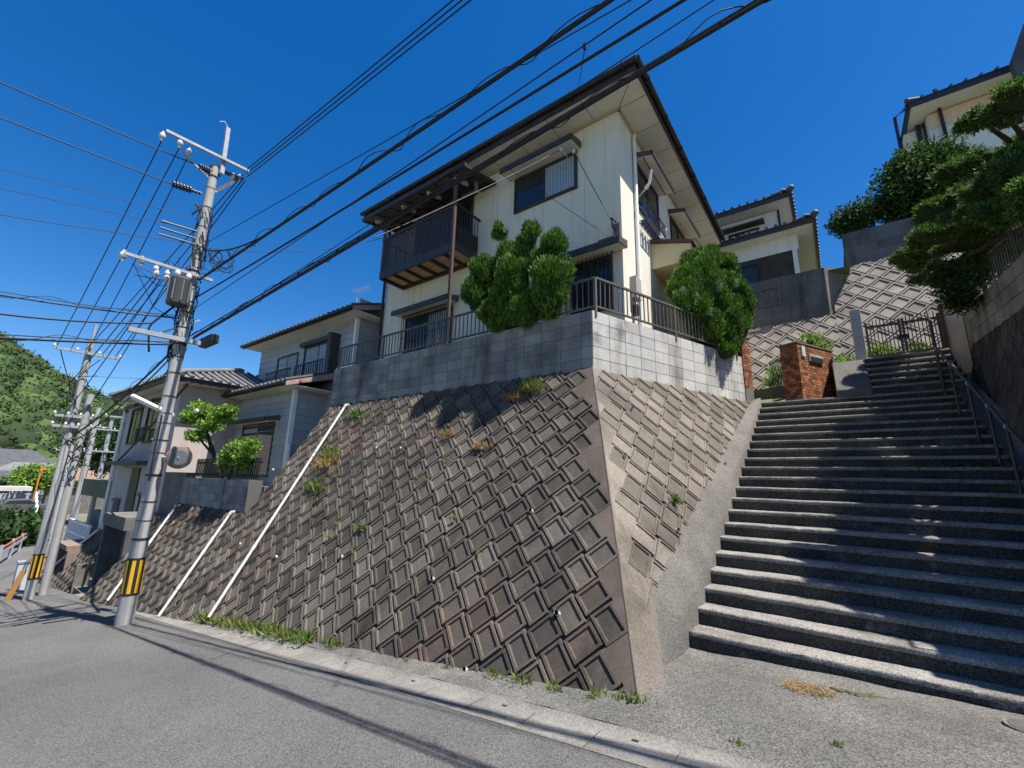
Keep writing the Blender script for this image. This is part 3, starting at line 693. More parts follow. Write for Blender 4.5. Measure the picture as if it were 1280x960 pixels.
juniper('lumpy green juniper with upright tufts rising over the front block wall', L1, (bp.x, 6.6, 2.6), [((bp.x, 6.6, 2.6), L1[7][0]), ((bp.x, 6.6, 2.7), L1[4][0]), ((bp.x+.1, 6.6, 2.7), L1[8][0]), (L1[7][0], L1[2][0])])
def lq(u, v, d, r, sq=(1,1,1)):    # on the vertical sheet just behind the stair-side block wall
    n = outr; P0 = Vector((-3.09, 6.32, 0))-n*d; dd = Vector(ray(u, v)); p = dd*(P0.dot(n)/dd.dot(n)); return (tuple(p), r, sq)
L2 = [lq(874, 336, .15, .34, (1,1,1.2)), lq(888, 325, .25, .27, (1,1,1.2)), lq(907, 335, .2, .30, (1,1,1.1)), lq(860, 360, .15, .36, (1,1,1.2)), lq(852, 372, .1, .28, (1,1,1.2)), lq(886, 365, .05, .42, (1,1,1.2)), lq(912, 362, .1, .36, (1,1,1.1)), lq(925, 378, .05, .30, (1,1,1)),
      lq(875, 395, .1, .40, (1,1,1.1)), lq(905, 395, .0, .40, (1,1,1.1)), lq(932, 395, .0, .27, (1,1,1)), lq(885, 415, .1, .33, (1,1,1)), lq(908, 422, .0, .33, (1,1,1)), lq(925, 412, .0, .26, (1,1,1)), lq(905, 440, -.05, .22, (1,1,1))]
bp = lq(895, 440, .12, 1)[0]
juniper('rounded bright green juniper overhanging the light block wall beside the stairs', L2, (bp[0], bp[1], 2.6), [((bp[0], bp[1], 2.6), L2[8][0]), ((bp[0], bp[1], 2.7), L2[5][0]), ((bp[0]+.1, bp[1], 2.7), L2[9][0])])
# ------------------------------------------------------------------ stairs
TR, RS, Y1, Z0 = .286, .1683, 5.268, -1.70
def sxl(y): return -1.688+.038*y
st = thing('stairway', 'wide worn concrete stairway climbing between the walls, half in shade', 'stairs', (.1, 5.3, -1.7))
def step_mesh(x0, x1, y, zt, depth, h, nx, amp):
    """a worn step: rounded nosing, uneven cast surface"""
    prof = [(0.014, -h-.12), (.012, -h*.6), (.008, -h*.35), (.0, -.05), (.0, -.016), (.004, -.006), (.014, -.001), (depth*.45, .002), (depth*.8, -.001), (depth+.05, 0)]
    f1, f2, f3 = (random.uniform(0, 6) for _ in range(3))
    m_ = MB(); npf = len(prof)
    for i in range(nx+1):
        x = x0+(x1-x0)*i/nx
        chip = max(0, random.gauss(-.012, .008))
        for k_, (py, pz) in enumerate(prof):
            j = amp*(.6 if k_ in (0, 9) else 1)
            m_.v.append((x, y+py+random.gauss(0, j)+.006*math.sin(x*1.3+f1)+.0025*math.sin(x*7.1+f2)+.0015*math.sin(x*23+f3+k_*.5), zt+pz-(chip if k_ in (4, 5, 6) else 0)+(random.gauss(0, j*.6) if 2 < k_ < 9 else 0)+.003*math.sin(x*1.7+f2)+.0012*math.sin(x*8.3+f3)))
    for i in range(nx):
        for k_ in range(npf-1):
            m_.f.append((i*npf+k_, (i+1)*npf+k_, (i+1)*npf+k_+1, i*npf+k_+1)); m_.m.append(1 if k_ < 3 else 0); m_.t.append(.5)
    for i in (0, nx):
        f = [i*npf+q for q in range(npf)]; m_.f.append(tuple(f if i == 0 else f[::-1])); m_.m.append(0); m_.t.append(.5)
    return m_
for i in range(1, 22):
    y, z = Y1+(i-1)*TR, Z0+i*RS
    hh = RS+(.0 if i > 1 else .12)
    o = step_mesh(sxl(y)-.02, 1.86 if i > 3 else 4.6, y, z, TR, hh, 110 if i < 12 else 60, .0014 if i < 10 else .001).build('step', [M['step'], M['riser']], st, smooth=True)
for i in range(1, 7):
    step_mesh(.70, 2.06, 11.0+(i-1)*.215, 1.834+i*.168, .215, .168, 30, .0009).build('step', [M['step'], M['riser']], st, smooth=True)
mb = MB(); mb.box(-1.5, 2.0, 11.03, 12.6, 1.5, 1.826); mb.build('landing', M['fore'], st)
mb = MB(); mb.prism([(0, Y1+.05, -2.2), (0, Y1+.05, Z0), (0, 11.0, Z0+20*RS+.02), (0, 11.0, -2.2)], (1.8, 0, 0)); mb.v = [(p[0]-1.35*(p[0] < .1), p[1], p[2]-.06) for p in mb.v]; mb.build('understair_fill', M['rwgap'], st)
mb = MB(); mb.prism([(.12, 10.98, 1.80), (.12, 10.98, 1.97), (.12, 12.2, 2.84), (.12, 12.45, 2.84), (.12, 12.45, 1.8)], (.58, 0, 0)); mb.build('sloping_cheek', mat('cheek_shade_concrete', (.12, .112, .10), .95, (.08, .075, .067), 2, .8, 70, speck=.4, ss=110), st, bevel=.02)  # the cheek's shade is put into this darkened concrete colour
# haunch between wall and steps
Lp = [Vector((-1.58, 4.42, -1.78)), Vector((-1.66, 4.6, -1.42)), Vector((-1.72, 4.80, -1.15)), Vector((-1.71, 5.34, -.86)), Vector((-1.64, 6.89, -.10)), Vector((-1.56, 8.6, .73)), Vector((-1.46, 10.5, 1.66)), Vector((-1.46, 10.95, 1.86))]
Rp = [Vector((sxl(5.2)-.01, 5.0, -1.80)), Vector((sxl(5.2)-.015, 5.08, -1.6)), Vector((sxl(5.2)-.02, 5.18, -1.43))]+[Vector((sxl(y)+.012, y, Z0+RS+(y-Y1)*RS/TR+.10)) for y in (5.6, 7.1, 8.75, 10.6, 11.0)]
mb = MB(); NS = 5
def lerpv(A, t): return A
rows = []
for a, b in zip(Lp, Rp):
    rows.append([a+(b-a)*(j/NS)+Vector((0, 0, .02*math.sin(math.pi*j/NS))) for j in range(NS+1)])
fine = []
for i in range(len(rows)-1):
    n = 4 if i < 2 else 8
    for q in range(n): fine.append([rows[i][j].lerp(rows[i+1][j], q/n)+Vector((random.gauss(0, .002), 0, random.gauss(0, .003))) for j in range(NS+1)])
fine.append(rows[-1])
for r_w in fine: mb.v += [tuple(p) for p in r_w]+[tuple(r_w[-1]+Vector((.004, .02, -.30)))]
W_ = NS+2
for i in range(len(fine)-1):
    for j in range(W_-1): mb.f.append((i*W_+j, i*W_+j+1, (i+1)*W_+j+1, (i+1)*W_+j)); mb.m.append(0); mb.t.append(.5)
mb.build('haunch', M['curb'], st, smooth=True)
# rubble and stains in front of the first step: thin growths
o = thing('dry_grass_patch', 'dead straw-coloured grass patch on concrete in front of the lowest step', 'dry grass', (.0, 4.95, -1.66))
def gz(x, y): return fz(x, y)+.004
n = 420; P = np.zeros((n, 3)); pc = onz(1010, 866, -1.68); ang = RNG.uniform(0, 6.28, n); rr = np.sqrt(RNG.uniform(0, 1, n))
P[:, 0] = pc.x+.19*rr*np.cos(ang); P[:, 1] = pc.y+.10*rr*np.sin(ang)+RNG.normal(size=n)*.02
P[:, 2] = [gz(a, b) for a, b in P[:, :2]]
D = np.stack([RNG.normal(size=n), RNG.normal(size=n)-.5, RNG.uniform(.1, .5, n)], 1)
V, F, T = sprigs(P, D, RNG.uniform(.04, .10, n), RNG.uniform(.003, .006, n), RNG.uniform(0, 1, n)); build_np('blades', V, F, T, M['dry'], o)
mb = MB()
for i in range(26):
    a, q = random.uniform(0, 6.28), random.uniform(0, 1)**.5; x, y = pc.x+.34+.22*q*math.cos(a), pc.y+.12+.04*q*math.sin(a); mb.ball((x, y, gz(x, y)), random.uniform(.012, .03), 7, 4, (1.3, 1.0, .35), jit=.15)
o = tag(mb.build('moss_patch', M['moss'], loc=(pc.x+.3, pc.y, pc.z), smooth=True), 'low dark green moss cushions at the foot of the lowest step', 'moss', kind='stuff')
mp = onz(1292, 925, -1.66)
o = thing('manhole_cover', 'round iron drain cover set in concrete at the right edge below the stairs', 'manhole cover', (mp.x, mp.y, mp.z))
zc = fz(mp.x, mp.y)
mb = MB(); mb.tube([(mp.x, mp.y, zc-.02), (mp.x, mp.y, zc+.014)], .11, 24); mb.build('lid', M['iron'], o)
mb = MB(); mb.tube([(mp.x, mp.y, zc-.02), (mp.x, mp.y, zc+.011)], .135, 24); mb.build('collar', M['fore'], o)
# handrail
o = thing('handrail', 'dark metal handrail up the shaded right side of the stairway', 'handrail', (1.7, 9, .4))
rail = lambda y: Z0+RS+(y-Y1)*RS/TR
mb = MB(); mb.tube([(1.70, 6.2, rail(6.2)+.80), (1.70, 11.0, rail(11.0)+.80), (1.72, 11.15, rail(11)+.86)], .024, 8); mb.build('top_rail', M['dbrown'], o, smooth=True)
for y in (6.7, 7.3, 7.88, 8.47, 9.26, 10.13, 10.95):
    mb = MB(); mb.tube([(1.70, y, rail(y)-.1), (1.70, y, rail(y)+.79)], .019, 8); p_ = mb.build('post', M['dbrown'], o, smooth=True)
    mb = MB(); mb.ball((1.70, y-.02, rail(y)+.78), .033, 8, 6); mb.build('rail_clip', M['galv'], p_, smooth=True)
mb = MB(); mb.tube([(1.72, 11.15, 1.83), (1.72, 11.15, 3.22)], .022, 8); mb.tube([(1.72, 11.15, 3.2), (1.85, 12.1, 3.75)], .02, 8); mb.tube([(1.85, 12.1, 2.8), (1.85, 12.1, 3.75)], .02, 8); mb.build('upper_rail', M['dbrown'], o, smooth=True)
# ------------------------------------------------------------------ right retaining wall
o = thing('retaining_wall', 'dark shaded retaining wall of diamond blocks along the right side of the stairs', 'retaining wall', (2.2, 8, .5))
# plane: base x=1.92 at rail level, leaning back to x=2.42 at the top
A0, A1 = Vector((1.93, 3.6, -1.9)), Vector((1.93, 12.5, -1.9))
Nn = Vector((-1, 0, .145)).normalized(); Uu = Vector((0, -1, 0)); Vv = Nn.cross(Uu).normalized()
if Vv.z < 0: Vv = -Vv
Or = Vector((2.42, 12.3, 2.9))
zw = lambda y: 2.62+(y-9.1)*.08
rp_ = [(0, 0), (0, -3.2), (6.75, -4.9), (6.75, (zw(5.55)-2.9)/Vv.z)]
herring(rp_, Or, Uu, Vv, Nn, .36, .28, .014, .04, .02, [0]).build('leaning_face', [mat('shaded_block', (.105, .093, .083), .92, (.07, .063, .057), 1.3, .5, 110, tint=.3, stain=.6, streak=(1.6, 1.6, .5)), M['rwflat'], M['rwgap']], o)
mb = MB(); mb.prism([Or+Uu*u+Vv*v-Nn*.045 for u, v in rp_], (.9, 0, 0)); mb.build('backing', M['rwgap'], o)
mb = MB(); mb.box(1.84, 2.12, 3.6, 12.4, -2, -1.9); 
mb.v = []; mb.f = []; mb.m = []; mb.t = []
mb.add([(1.84, 5.6, rail(5.6)-.2), (2.2, 5.6, rail(5.6)+.05), (2.2, 12.3, rail(12.3)-.15), (1.84, 11.1, rail(11.1)-.05)], [(0,1,2,3)]); mb.build('foot_slope', M['curb'], o)
# rough block wall on top (slightly sloping courses), then railing
ow = thing('block_wall', 'stained old block wall on top of the dark right-hand retaining wall', 'block wall', (2.45, 9, 2.7))
mb = MB()
def slabrow(y0, y1, zb, h, n, xf):
    for r in range(n):
        y = y0
        while y < y1-.05:
            e = min(y1, y+.4+random.uniform(-.01, .01)); z = lambda q: zb+(q-9.1)*.08+r*h
            mb.add([(xf, y+.006, z(y)+.006), (xf, e-.006, z(e)+.006), (xf, e-.006, z(e)+h-.006), (xf, y+.006, z(y)+h-.006),
                    (xf+.16, y+.006, z(y)+.006), (xf+.16, e-.006, z(e)+.006), (xf+.16, e-.006, z(e)+h-.006), (xf+.16, y+.006, z(y)+h-.006)],
                   [(0,3,2,1),(4,5,6,7),(0,1,5,4),(2,3,7,6),(1,2,6,5),(3,0,4,7)], 0, random.random()); y = e
slabrow(5.6, 12.25, 2.62, .235, 3, 2.40)
mb.build('blocks', [M['bwd'], M['joint']], ow)
mb = MB(); mb.prism([(2.42, 5.62, 2.3), (2.42, 12.2, 2.85), (2.42, 12.2, 3.53), (2.42, 5.62, 3.0)], (.12, 0, 0)); mb.build('joint_mortar', M['joint'], ow)
ow = thing('railing', 'thin grey railing on the right-hand block wall under the clipped tree', 'railing', (2.5, 9, 3.4))
for y0, y1 in ((5.8, 11.2),):
    z = lambda q: 3.33+(q-9.1)*.08
    m_ = MB(); m_.bar((2.52, y0, z(y0)+.62), (2.52, y1, z(y1)+.62), .03, .03); m_.build('top_rail', M['alu'], ow)
    m_ = MB(); m_.bar((2.52, y0, z(y0)+.1), (2.52, y1, z(y1)+.1), .025, .025); m_.build('bottom_rail', M['alu'], ow)
    m_ = MB(); y = y0
    while y < y1: m_.bar((2.52, y, z(y)+.1), (2.52, y, z(y)+.62), .014, .014, up=(0,1,0)); y += .13
    m_.build('bars', M['alu'], ow)
    for y in (5.8, 7.6, 9.4, 11.2): m_ = MB(); m_.bar((2.52, y, z(y)-.1), (2.52, y, z(y)+.64), .035, .035, up=(0,1,0)); m_.build('post', M['alu'], ow)
mb = MB(); mb.add([(2.55, 5.6, 2.9), (9, 5.6, 2.9), (9, 12.6, 3.5), (2.55, 12.3, 3.5)], [(0,1,2,3)]); tag(mb.build('upper_yard', M['earth']), kind='structure')
# peach wall beside the upper gate
o = thing('peach_wall', 'peach rendered garden wall with a dark lamp, right of the upper gate', 'wall', (2.3, 12.4, 2.8))
mb = MB(); mb.box(2.10, 4.4, 12.42, 12.58, 2.4, 4.05); mb.build('panel', M['peach'], o, bevel=.01)
mb = MB(); mb.box(2.41, 2.425, 12.412, 12.43, 2.7, 4.04); mb.build('panel_seam', M['joint'], o)
p = ony(1192, 378, 12.4); mb = MB(); mb.box(p.x-.07, p.x+.07, 12.26, 12.42, p.z-.12, p.z+.12); mb.prism([(p.x-.09, 12.24, p.z+.12), (p.x+.09, 12.24, p.z+.12), (p.x, 12.24, p.z+.2)], (0, .18, 0)); mb.build('wall_lamp', M['black'], o)
# upper gate and granite post
o = thing('granite_post', 'tall square granite gatepost left of the upper metal gate', 'gatepost', (.68, 12.3, 2.7))
mb = MB(); mb.box(.58, .78, 12.3, 12.5, 2.2, 4.08); mb.build('shaft', M['granite'], o, bevel=.012)
o = thing('metal_gate', 'brown double-leaf metal gate with spiked bars at the head of the stairs', 'gate', (1.4, 12.4, 2.8))
gm = mat('gate_brown', (.12, .075, .06), .5, (.09, .06, .05), 3)
mb = MB(); mb.box(.79, 2.08, 12.2, 12.7, 2.5, 2.84); mb.build('threshold', M['gutter'], o)
for x0, x1 in ((.82, 1.43), (1.45, 2.06)):
    m_ = MB()
    for z in (2.93, 3.62): m_.box(x0, x1, 12.385, 12.415, z-.025, z+.025)
    for x in (x0+.02, x1-.02): m_.box(x-.022, x+.022, 12.38, 12.42, 2.86, 3.72)
    n = 9
    for i in range(1, n):
        x = x0+.02+i*(x1-x0-.04)/n; m_.box(x-.008, x+.008, 12.392, 12.408, 2.88, 3.74); m_.add([(x-.012, 12.4, 3.74), (x+.012, 12.4, 3.74), (x, 12.4, 3.79)], [(0,1,2)])
    lf = m_.build('leaf', gm, o)
m_ = MB(); m_.box(1.36, 1.54, 12.36, 12.44, 3.26, 3.34); m_.build('latch', M['black'], o)
m_ = MB(); m_.box(2.07, 2.13, 12.36, 12.44, 2.6, 3.86); m_.build('gate_stile', gm, o)
# brick piers
def brickface(mb, O, D, N, L, h, bw_=.135, bh_=.064, g=.009):
    O, D, N, Z = Vector(O), Vector(D).normalized(), Vector(N).normalized(), Vector((0,0,1))
    rws = int(h/bh_)
    for r in range(rws):
        x = -(bw_/2 if r % 2 else 0)
        while x < L-.01:
            a, b = max(0, x), min(L, x+bw_); x += bw_
            if b-a < .03: continue
            mb.obox(O+D*(a+g/2)+Z*(r*bh_+g/2), D*(b-a-g), N*.008, Z*(bh_-g), 0, random.random())
def brickpier(name, label, base, D, L, th, z0, zb, z1, extra=None):
    D = Vector(D).normalized(); N = Vector((D.y, -D.x, 0)); P = Vector(base)
    o = thing(name, label, 'brick pier', (P.x, P.y, z0))
    Z = Vector((0,0,1))
    m_ = MB(); m_.obox(P+Z*z0, D*L, -N*th, Z*(zb-z0)); m_.build('footing', M['curb'], o)
    m_ = MB(); m_.obox(P+Z*zb+D*.008-N*.008, D*(L-.016), -N*(th-.016), Z*(z1-zb), 1)
    brickface(m_, P+Z*zb-N*.008, D, N, L, z1-zb); brickface(m_, P+Z*zb-N*th+D*.008, N, -D, th, z1-zb); brickface(m_, P+Z*zb+D*(L-.008), -N, D, th, z1-zb)
    m_.build('brickwork', [M['brick'], M['mortar']], o)
    m_ = MB(); m_.obox(P+Z*z1-D*.015+N*.015, D*(L+.03), -N*(th+.03), Z*.04); m_.build('cap', mat('pier_cap', (.12, .09, .07), .8), o)
    return o, P, D, N
brickpier('brick_pier', 'narrow brick pier ending the light block wall, under the juniper', (-1.50, 10.72, 0), Ur, .34, .3, 1.78, 2.14, 3.36)
o, P, D, N = brickpier('brick_pier', 'broad orange-brown brick pier holding a mailbox at the stair landing', (-.47, 11.25, 0), (.63, 1.22, 0), 1.38, .40, 1.80, 1.93, 3.17)
mb = MB(); q = P+D*.38+N*.0; mb.obox(q+Vector((0,0,2.80)), D*.52, N*.035, Vector((0,0,.17))); mbx = mb.build('mailbox', mat('mailbox_steel', (.55, .55, .54), .35, metal=.5), o)
mb = MB(); mb.obox(q+D*.02+N*.036+Vector((0,0,2.81)), D*.48, N*.006, Vector((0,0,.10))); mb.build('mail_slot', M['black'], mbx)
mb = MB(); q = P+D*.12; mb.obox(q+Vector((0,0,2.88)), D*.12, N*.03, Vector((0,0,.24))); mb.build('intercom', M['pipe'], o)
o = thing('metal_gate', 'narrow dark bar gate standing open between the two brick piers', 'gate', (-.85, 11.5, 1.9))
mb = MB(); g0, g1 = ony(966, 494, 12.0), ony(983, 494, 11.6); g0.z = g1.z = 1.95
for z in (.05, .98): mb.bar(g0+Vector((0,0,z)), g1+Vector((0,0,z)), .03, .03)
for i in range(10): p = g0.lerp(g1, i/9); mb.bar(p+Vector((0,0,.02)), p+Vector((0,0,1.05)), .014, .014, up=(1,0,0))
mb.build('leaf', M['dbrown'], o)
mb = MB(); mb.bar(g1+Vector((.02,-.03,-.1)), g1+Vector((.02,-.03,1.1)), .05, .05, up=(1,0,0)); mb.build('stile', M['dbrown'], o)
# ------------------------------------------------------------------ back of the site: diamond slope, terrace walls
o = thing('retaining_wall', 'sunny back retaining slope with large diamond frames behind the upper gate', 'retaining wall', (0, 14.5, 2))
Nb = Vector((0, -1, .5)).normalized(); Ub = Vector((1, 0, 0)); Vb = Nb.cross(Ub).normalized()
if Vb.z < 0: Vb = -Vb
Ob = Vector((0, 15.2, 5.25))
def vbz(z): return (z-5.25)/Vb.z
bmat = mat('back_block', (.27, .235, .20), .92, (.20, .172, .148), 1.2, .5, 90, tint=.2, stain=.5, streak=(2, 2, .6))
bgap = mat('back_joint', (.10, .085, .07), .95)
hp = [(-6.5, vbz(1.2)), (6.0, vbz(1.2)), (6.0, vbz(7.0)), (.95, vbz(6.72)), (.05, vbz(4.95)), (-6.5, vbz(4.85))]
def diamonds(poly1):
    return herring(poly1, Ob, Ub, Vb, Nb, .40, .40, .022, .055, .028, [0])
d1 = diamonds([(-6.5, vbz(1.2)), (.4, vbz(1.2)), (.4, vbz(4.95)), (-6.5, vbz(4.85))]); d1.build('left_face', [bmat, bmat, bgap], o)
d2 = diamonds([(.4, vbz(1.2)), (6.0, vbz(1.2)), (6.0, vbz(7.2)), (.95, vbz(6.75)), (.4, vbz(5.7))]); d2.build('right_face', [bmat, bmat, bgap], o)
mb = MB(); mb.prism([(-6.5, 13.3, 1.3), (-6.5, 15.02, 4.75), (-6.5, 16.4, 4.75), (-6.5, 16.4, 1.3)], (6.9, 0, 0)); mb.prism([(.4, 13.3, 1.3), (.4, 15.95, 6.6), (.4, 17.4, 6.6), (.4, 17.4, 1.3)], (5.6, 0, 0)); mb.build('backing', bgap, o)
o = thing('terrace_wall', 'dark grey terrace wall carrying the brown timber house behind', 'wall', (-1, 15.1, 5))
mb = MB(); mb.box(-7, .26, 15.08, 15.3, 4.7, 6.47); mb.build('face', M['dcw'], o)
mb = MB()
for x in (-5.6, -4.7, -3.8, -2.9, -2.0, -1.2, -.45): mb.box(x-.012, x+.012, 15.07, 15.09, 4.9, 6.47)
for z in (5.3, 5.7, 6.1): mb.box(-7, .25, 15.072, 15.09, z-.008, z+.008)
mb.build('wall_joint', M['joint'], o)
mb = MB(); mb.prism([(.26, 15.08, 4.9), (.26, 15.08, 6.46), (.75, 15.8, 6.40), (.75, 15.85, 6.0)], (.02, 0, 0)); mb.add([(.262, 15.08, 6.47), (.262, 15.08, 4.85), (.9, 15.95, 6.5), (.9, 15.95, 6.62)], [(0,1,2,3)]); mb.build('return_wall', M['curb'], o)
mb = MB()
for i in range(11):
    x = -3.4+i*.25; mb.box(x-.008, x+.008, 14.98, 15.0, 5.55, 6.12)
mb.box(-3.5, -.9, 14.975, 15.005, 6.1, 6.14); mb.box(-3.5, -.9, 14.975, 15.005, 5.55, 5.58); mb.box(-.93, -.9, 14.97, 15.08, 5.5, 6.25)
mb.build('fence_panel', M['alu'], o)
o = thing('terrace_wall', 'high grey block wall on top of the diamond slope, shrubs above it', 'wall', (2, 16, 6.7))
blockwall(MB(), (.86, 15.98, 0), (1, 0, 0), 5.2, 6.6, 7.82, .2, (0, -1, 0), bl=.8, bh=.24).build('face', [M['dcw'], M['joint']], o)
mb = MB(); mb.add([(.9, 16.1, 7.7), (8, 16.1, 7.7), (8, 22, 7.7), (.9, 22, 7.7)], [(0,1,2,3)]); mb.add([(-8, 15.2, 6.4), (.9, 15.2, 6.4), (.9, 22, 6.4), (-8, 22, 6.4)], [(0,1,2,3)]); tag(mb.build('terrace_ground', M['earth']), kind='structure')
mb = MB(); mb.add([(-3, 12.4, 2.02), (.1, 12.4, 2.02), (.1, 12.6, 2.2), (.7, 12.6, 2.6), (4, 12.6, 2.8), (4, 14.4, 2.75), (-6.5, 14.4, 2.2), (-6.5, 12.6, 2.1)], [tuple(range(8))]); tag(mb.build('gate_yard', M['earth']), kind='structure')
# house behind on the terrace
H3 = thing('timber_house', 'small house with tiled double roof and dark timber wall behind the terrace wall', 'house', (-3, 18, 6.4))
mb = MB(); mb.box(-8, -.42, 16.9, 22, 6.3, 8.62); mb.build('lower_wall', M['wood'], H3)
mb = MB(); mb.box(-7.9, -.30, 16.86, 17.1, 8.15, 8.72); mb.box(-.5, -.36, 16.84, 16.98, 6.4, 8.7); mb.build('upper_band', M['sidew'], H3)
window(H3, (-3.55, 16.9, 7.1), X, oF, 2.0, .85, 3, frame=M['black'], curtain=(1,))
mb = MB()
for i in range(30): x = -3.2+i*.095; mb.box(x-.01, x+.01, 16.88, 16.9, 6.4, 8.14)
mb.build('timber_batten', M['wood'], H3)
def tileroof(parent, x0, x1, y0, y1, ze, rise, run, m_soff, m_tile, fas, overs=0, hip=True, th=.13, sp=.27):
    """eaves at (x0..x1, y0..y1); front & right slopes with tile rolls"""
    mb = MB(); mb.box(x0+.05, x1-.05, y0+.05, y1, ze, ze+.04); mb.build('soffit', m_soff, parent)
    mb = MB(); mb.box(x0, x1, y0, y0+.05, ze-.03, ze+th); mb.box(x1-.05, x1, y0+.05, y1, ze-.03, ze+th); mb.box(x0, x0+.05, y0+.05, y1, ze-.03, ze+th); mb.build('fascia', fas, parent)
    mb = MB(); zt_ = ze+th+.01; e = .06; ym = (y0+y1)/2
    a, b, c, d = (x0-e, y0-e, zt_), (x1+e, y0-e, zt_), (x1+e, y1+e, zt_), (x0-e, y1+e, zt_)
    r1, r2 = (x0+run, ym, zt_+rise), (x1-run, ym, zt_+rise)
    mb.add([a, b, c, d, r1, r2], [(0,1,5,4), (1,2,5), (2,3,4,5), (3,0,4), (0,3,2,1)])
    n = int((x1-x0)/sp)
    for i in range(n+1):
        x = x0+i*(x1-x0)/n; k_ = min(1, max(.12, min(x-x0, x1-x)/max(run, .01)))
        p0 = Vector((x, y0-e-.02, zt_+.03)); p1 = Vector((x, y0-e+(ym-y0)*k_, zt_+.03+rise*k_)); mb.tube([p0, p1], .055, 6, t=random.random())
    n = int((y1-y0)/sp)
    for i in range(n+1):
        y = y0+i*(y1-y0)/n; k_ = min(1, max(.1, 1-abs(y-ym)/((y1-y0)/2)))
        mb.tube([(x1+e+.02, y, zt_+.03), (x1+e-run*k_, y, zt_+.03+rise*k_)], .055, 6, t=random.random())
    mb.build('roof', m_tile, parent)
    mb = MB(); mb.tube([Vector(b)+Vector((.02,-.02,.08)), Vector(r2)+Vector((0,0,.1))], .09, 8); mb.tube([Vector(r1)+Vector((0,0,.1)), Vector(r2)+Vector((0,0,.1))], .10, 8); mb.tube([Vector(a)+Vector((0,0,.08)), Vector(r1)+Vector((0,0,.1))], .09, 8); mb.ball(Vector(b)+Vector((0,0,.1)), .11, 8, 6); mb.build('ridge_tile', m_tile, parent, smooth=True)
tileroof(H3, -8.5, .22, 16.3, 23, 8.72, 1.2, 3.0, M['sidew'], M['roof'], M['dbrown'])
mb = MB(); mb.box(-8, -.86, 17.9, 22, 8.8, 10.45); mb.build('upper_wall', M['sidew'], H3)
window(H3, (-2.6, 17.9, 9.15), X, oF, 1.1, .78, 2, frame=M['black'], curtain=(1,))
mb = MB(); mb.box(-3.2, -1.3, 17.55, 17.9, 10.02, 10.1); mb.build('window_hood', M['dbrown'], H3)
mb = MB(); mb.tube([(-.82, 17.85, 10.4), (-.8, 17.82, 8.95)], .04, 8); mb.build('downpipe', M['black'], H3)
tileroof(H3, -8.6, -.36, 17.2, 23, 10.48, 1.3, 3.0, M['sidew'], M['roof'], M['dbrown'])
# house top right
K4 = 1.5
H4 = thing('hillside_house', 'pale house with dark tiled roof high at the right above the clipped tree', 'house', (7, 23, 8))
mb = MB(); mb.box(2.95*K4, 15, 14.55*K4, 28, 7.5, 9.95*K4); mb.build('wall', M['sidew'], H4)
mb = MB(); mb.box(2.5*K4, 2.95*K4, 14.9*K4, 27, 7.5, 9.85*K4); mb.build('bay_wall', M['cream'], H4)
mb = MB(); mb.add([(2.97*K4, 14.53*K4, 9.5*K4), (14.9, 14.53*K4, 9.5*K4), (14.9, 14.53*K4, 9.95*K4), (2.97*K4, 14.53*K4, 9.95*K4)], [(0,1,2,3)]); mb.build('eave_band', M['peach'], H4)
tileroof(H4, 2.55*K4, 16, 13.95*K4, 30, 9.98*K4, 2.0, 4.5, M['soffit'], M['roof'], mat('navy_fascia', (.03, .035, .06), .5), th=.2, sp=.4)
p0, p1 = ony(1168, 112, 14.45*K4), ony(1190, 198, 14.45*K4)
mb = MB(); mb.tube([p0, p1, (p1.x+.05, p1.y, 8)], .06, 8); mb.build('downpipe', M['black'], H4)
for u0_, v0_, u1_, v1_, w0 in ((1148, 135, 1166, 190, .22), (1141, 145, 1152, 182, .16)):
    a, b = ony(u0_, v0_, 14.85*K4), ony(u1_, v1_, 14.85*K4); mb = MB(); mb.box(a.x, a.x+w0, 14.85*K4, 14.91*K4, b.z, a.z); mb.build('slit_window', M['glass'], H4)
mb = MB(); a = ony(1123, 150, 14.9*K4); mb.tube([(2.48*K4, 14.0*K4, 10.0*K4), (a.x, 15.3*K4, a.z+.6), (a.x, 15.3*K4, 8)], .07, 8); mb.build('corner_gutter', mat('navy_pipe', (.03, .04, .09), .5), H4)
mb = MB(); mb.prism([ony(u, v, 20.2) for u, v in ((1264, 74), (1281, 26), (1305, -40), (1345, -30), (1310, 100), (1274, 98))], (0, .35, 0)); mb.build('upper_roof_edge', M['roof'], H4)
window(H4, (4.0*K4, 14.55*K4, 8.85*K4), X, oF, 1.6, 1.0, 2, frame=M['black'], curtain=(1,))
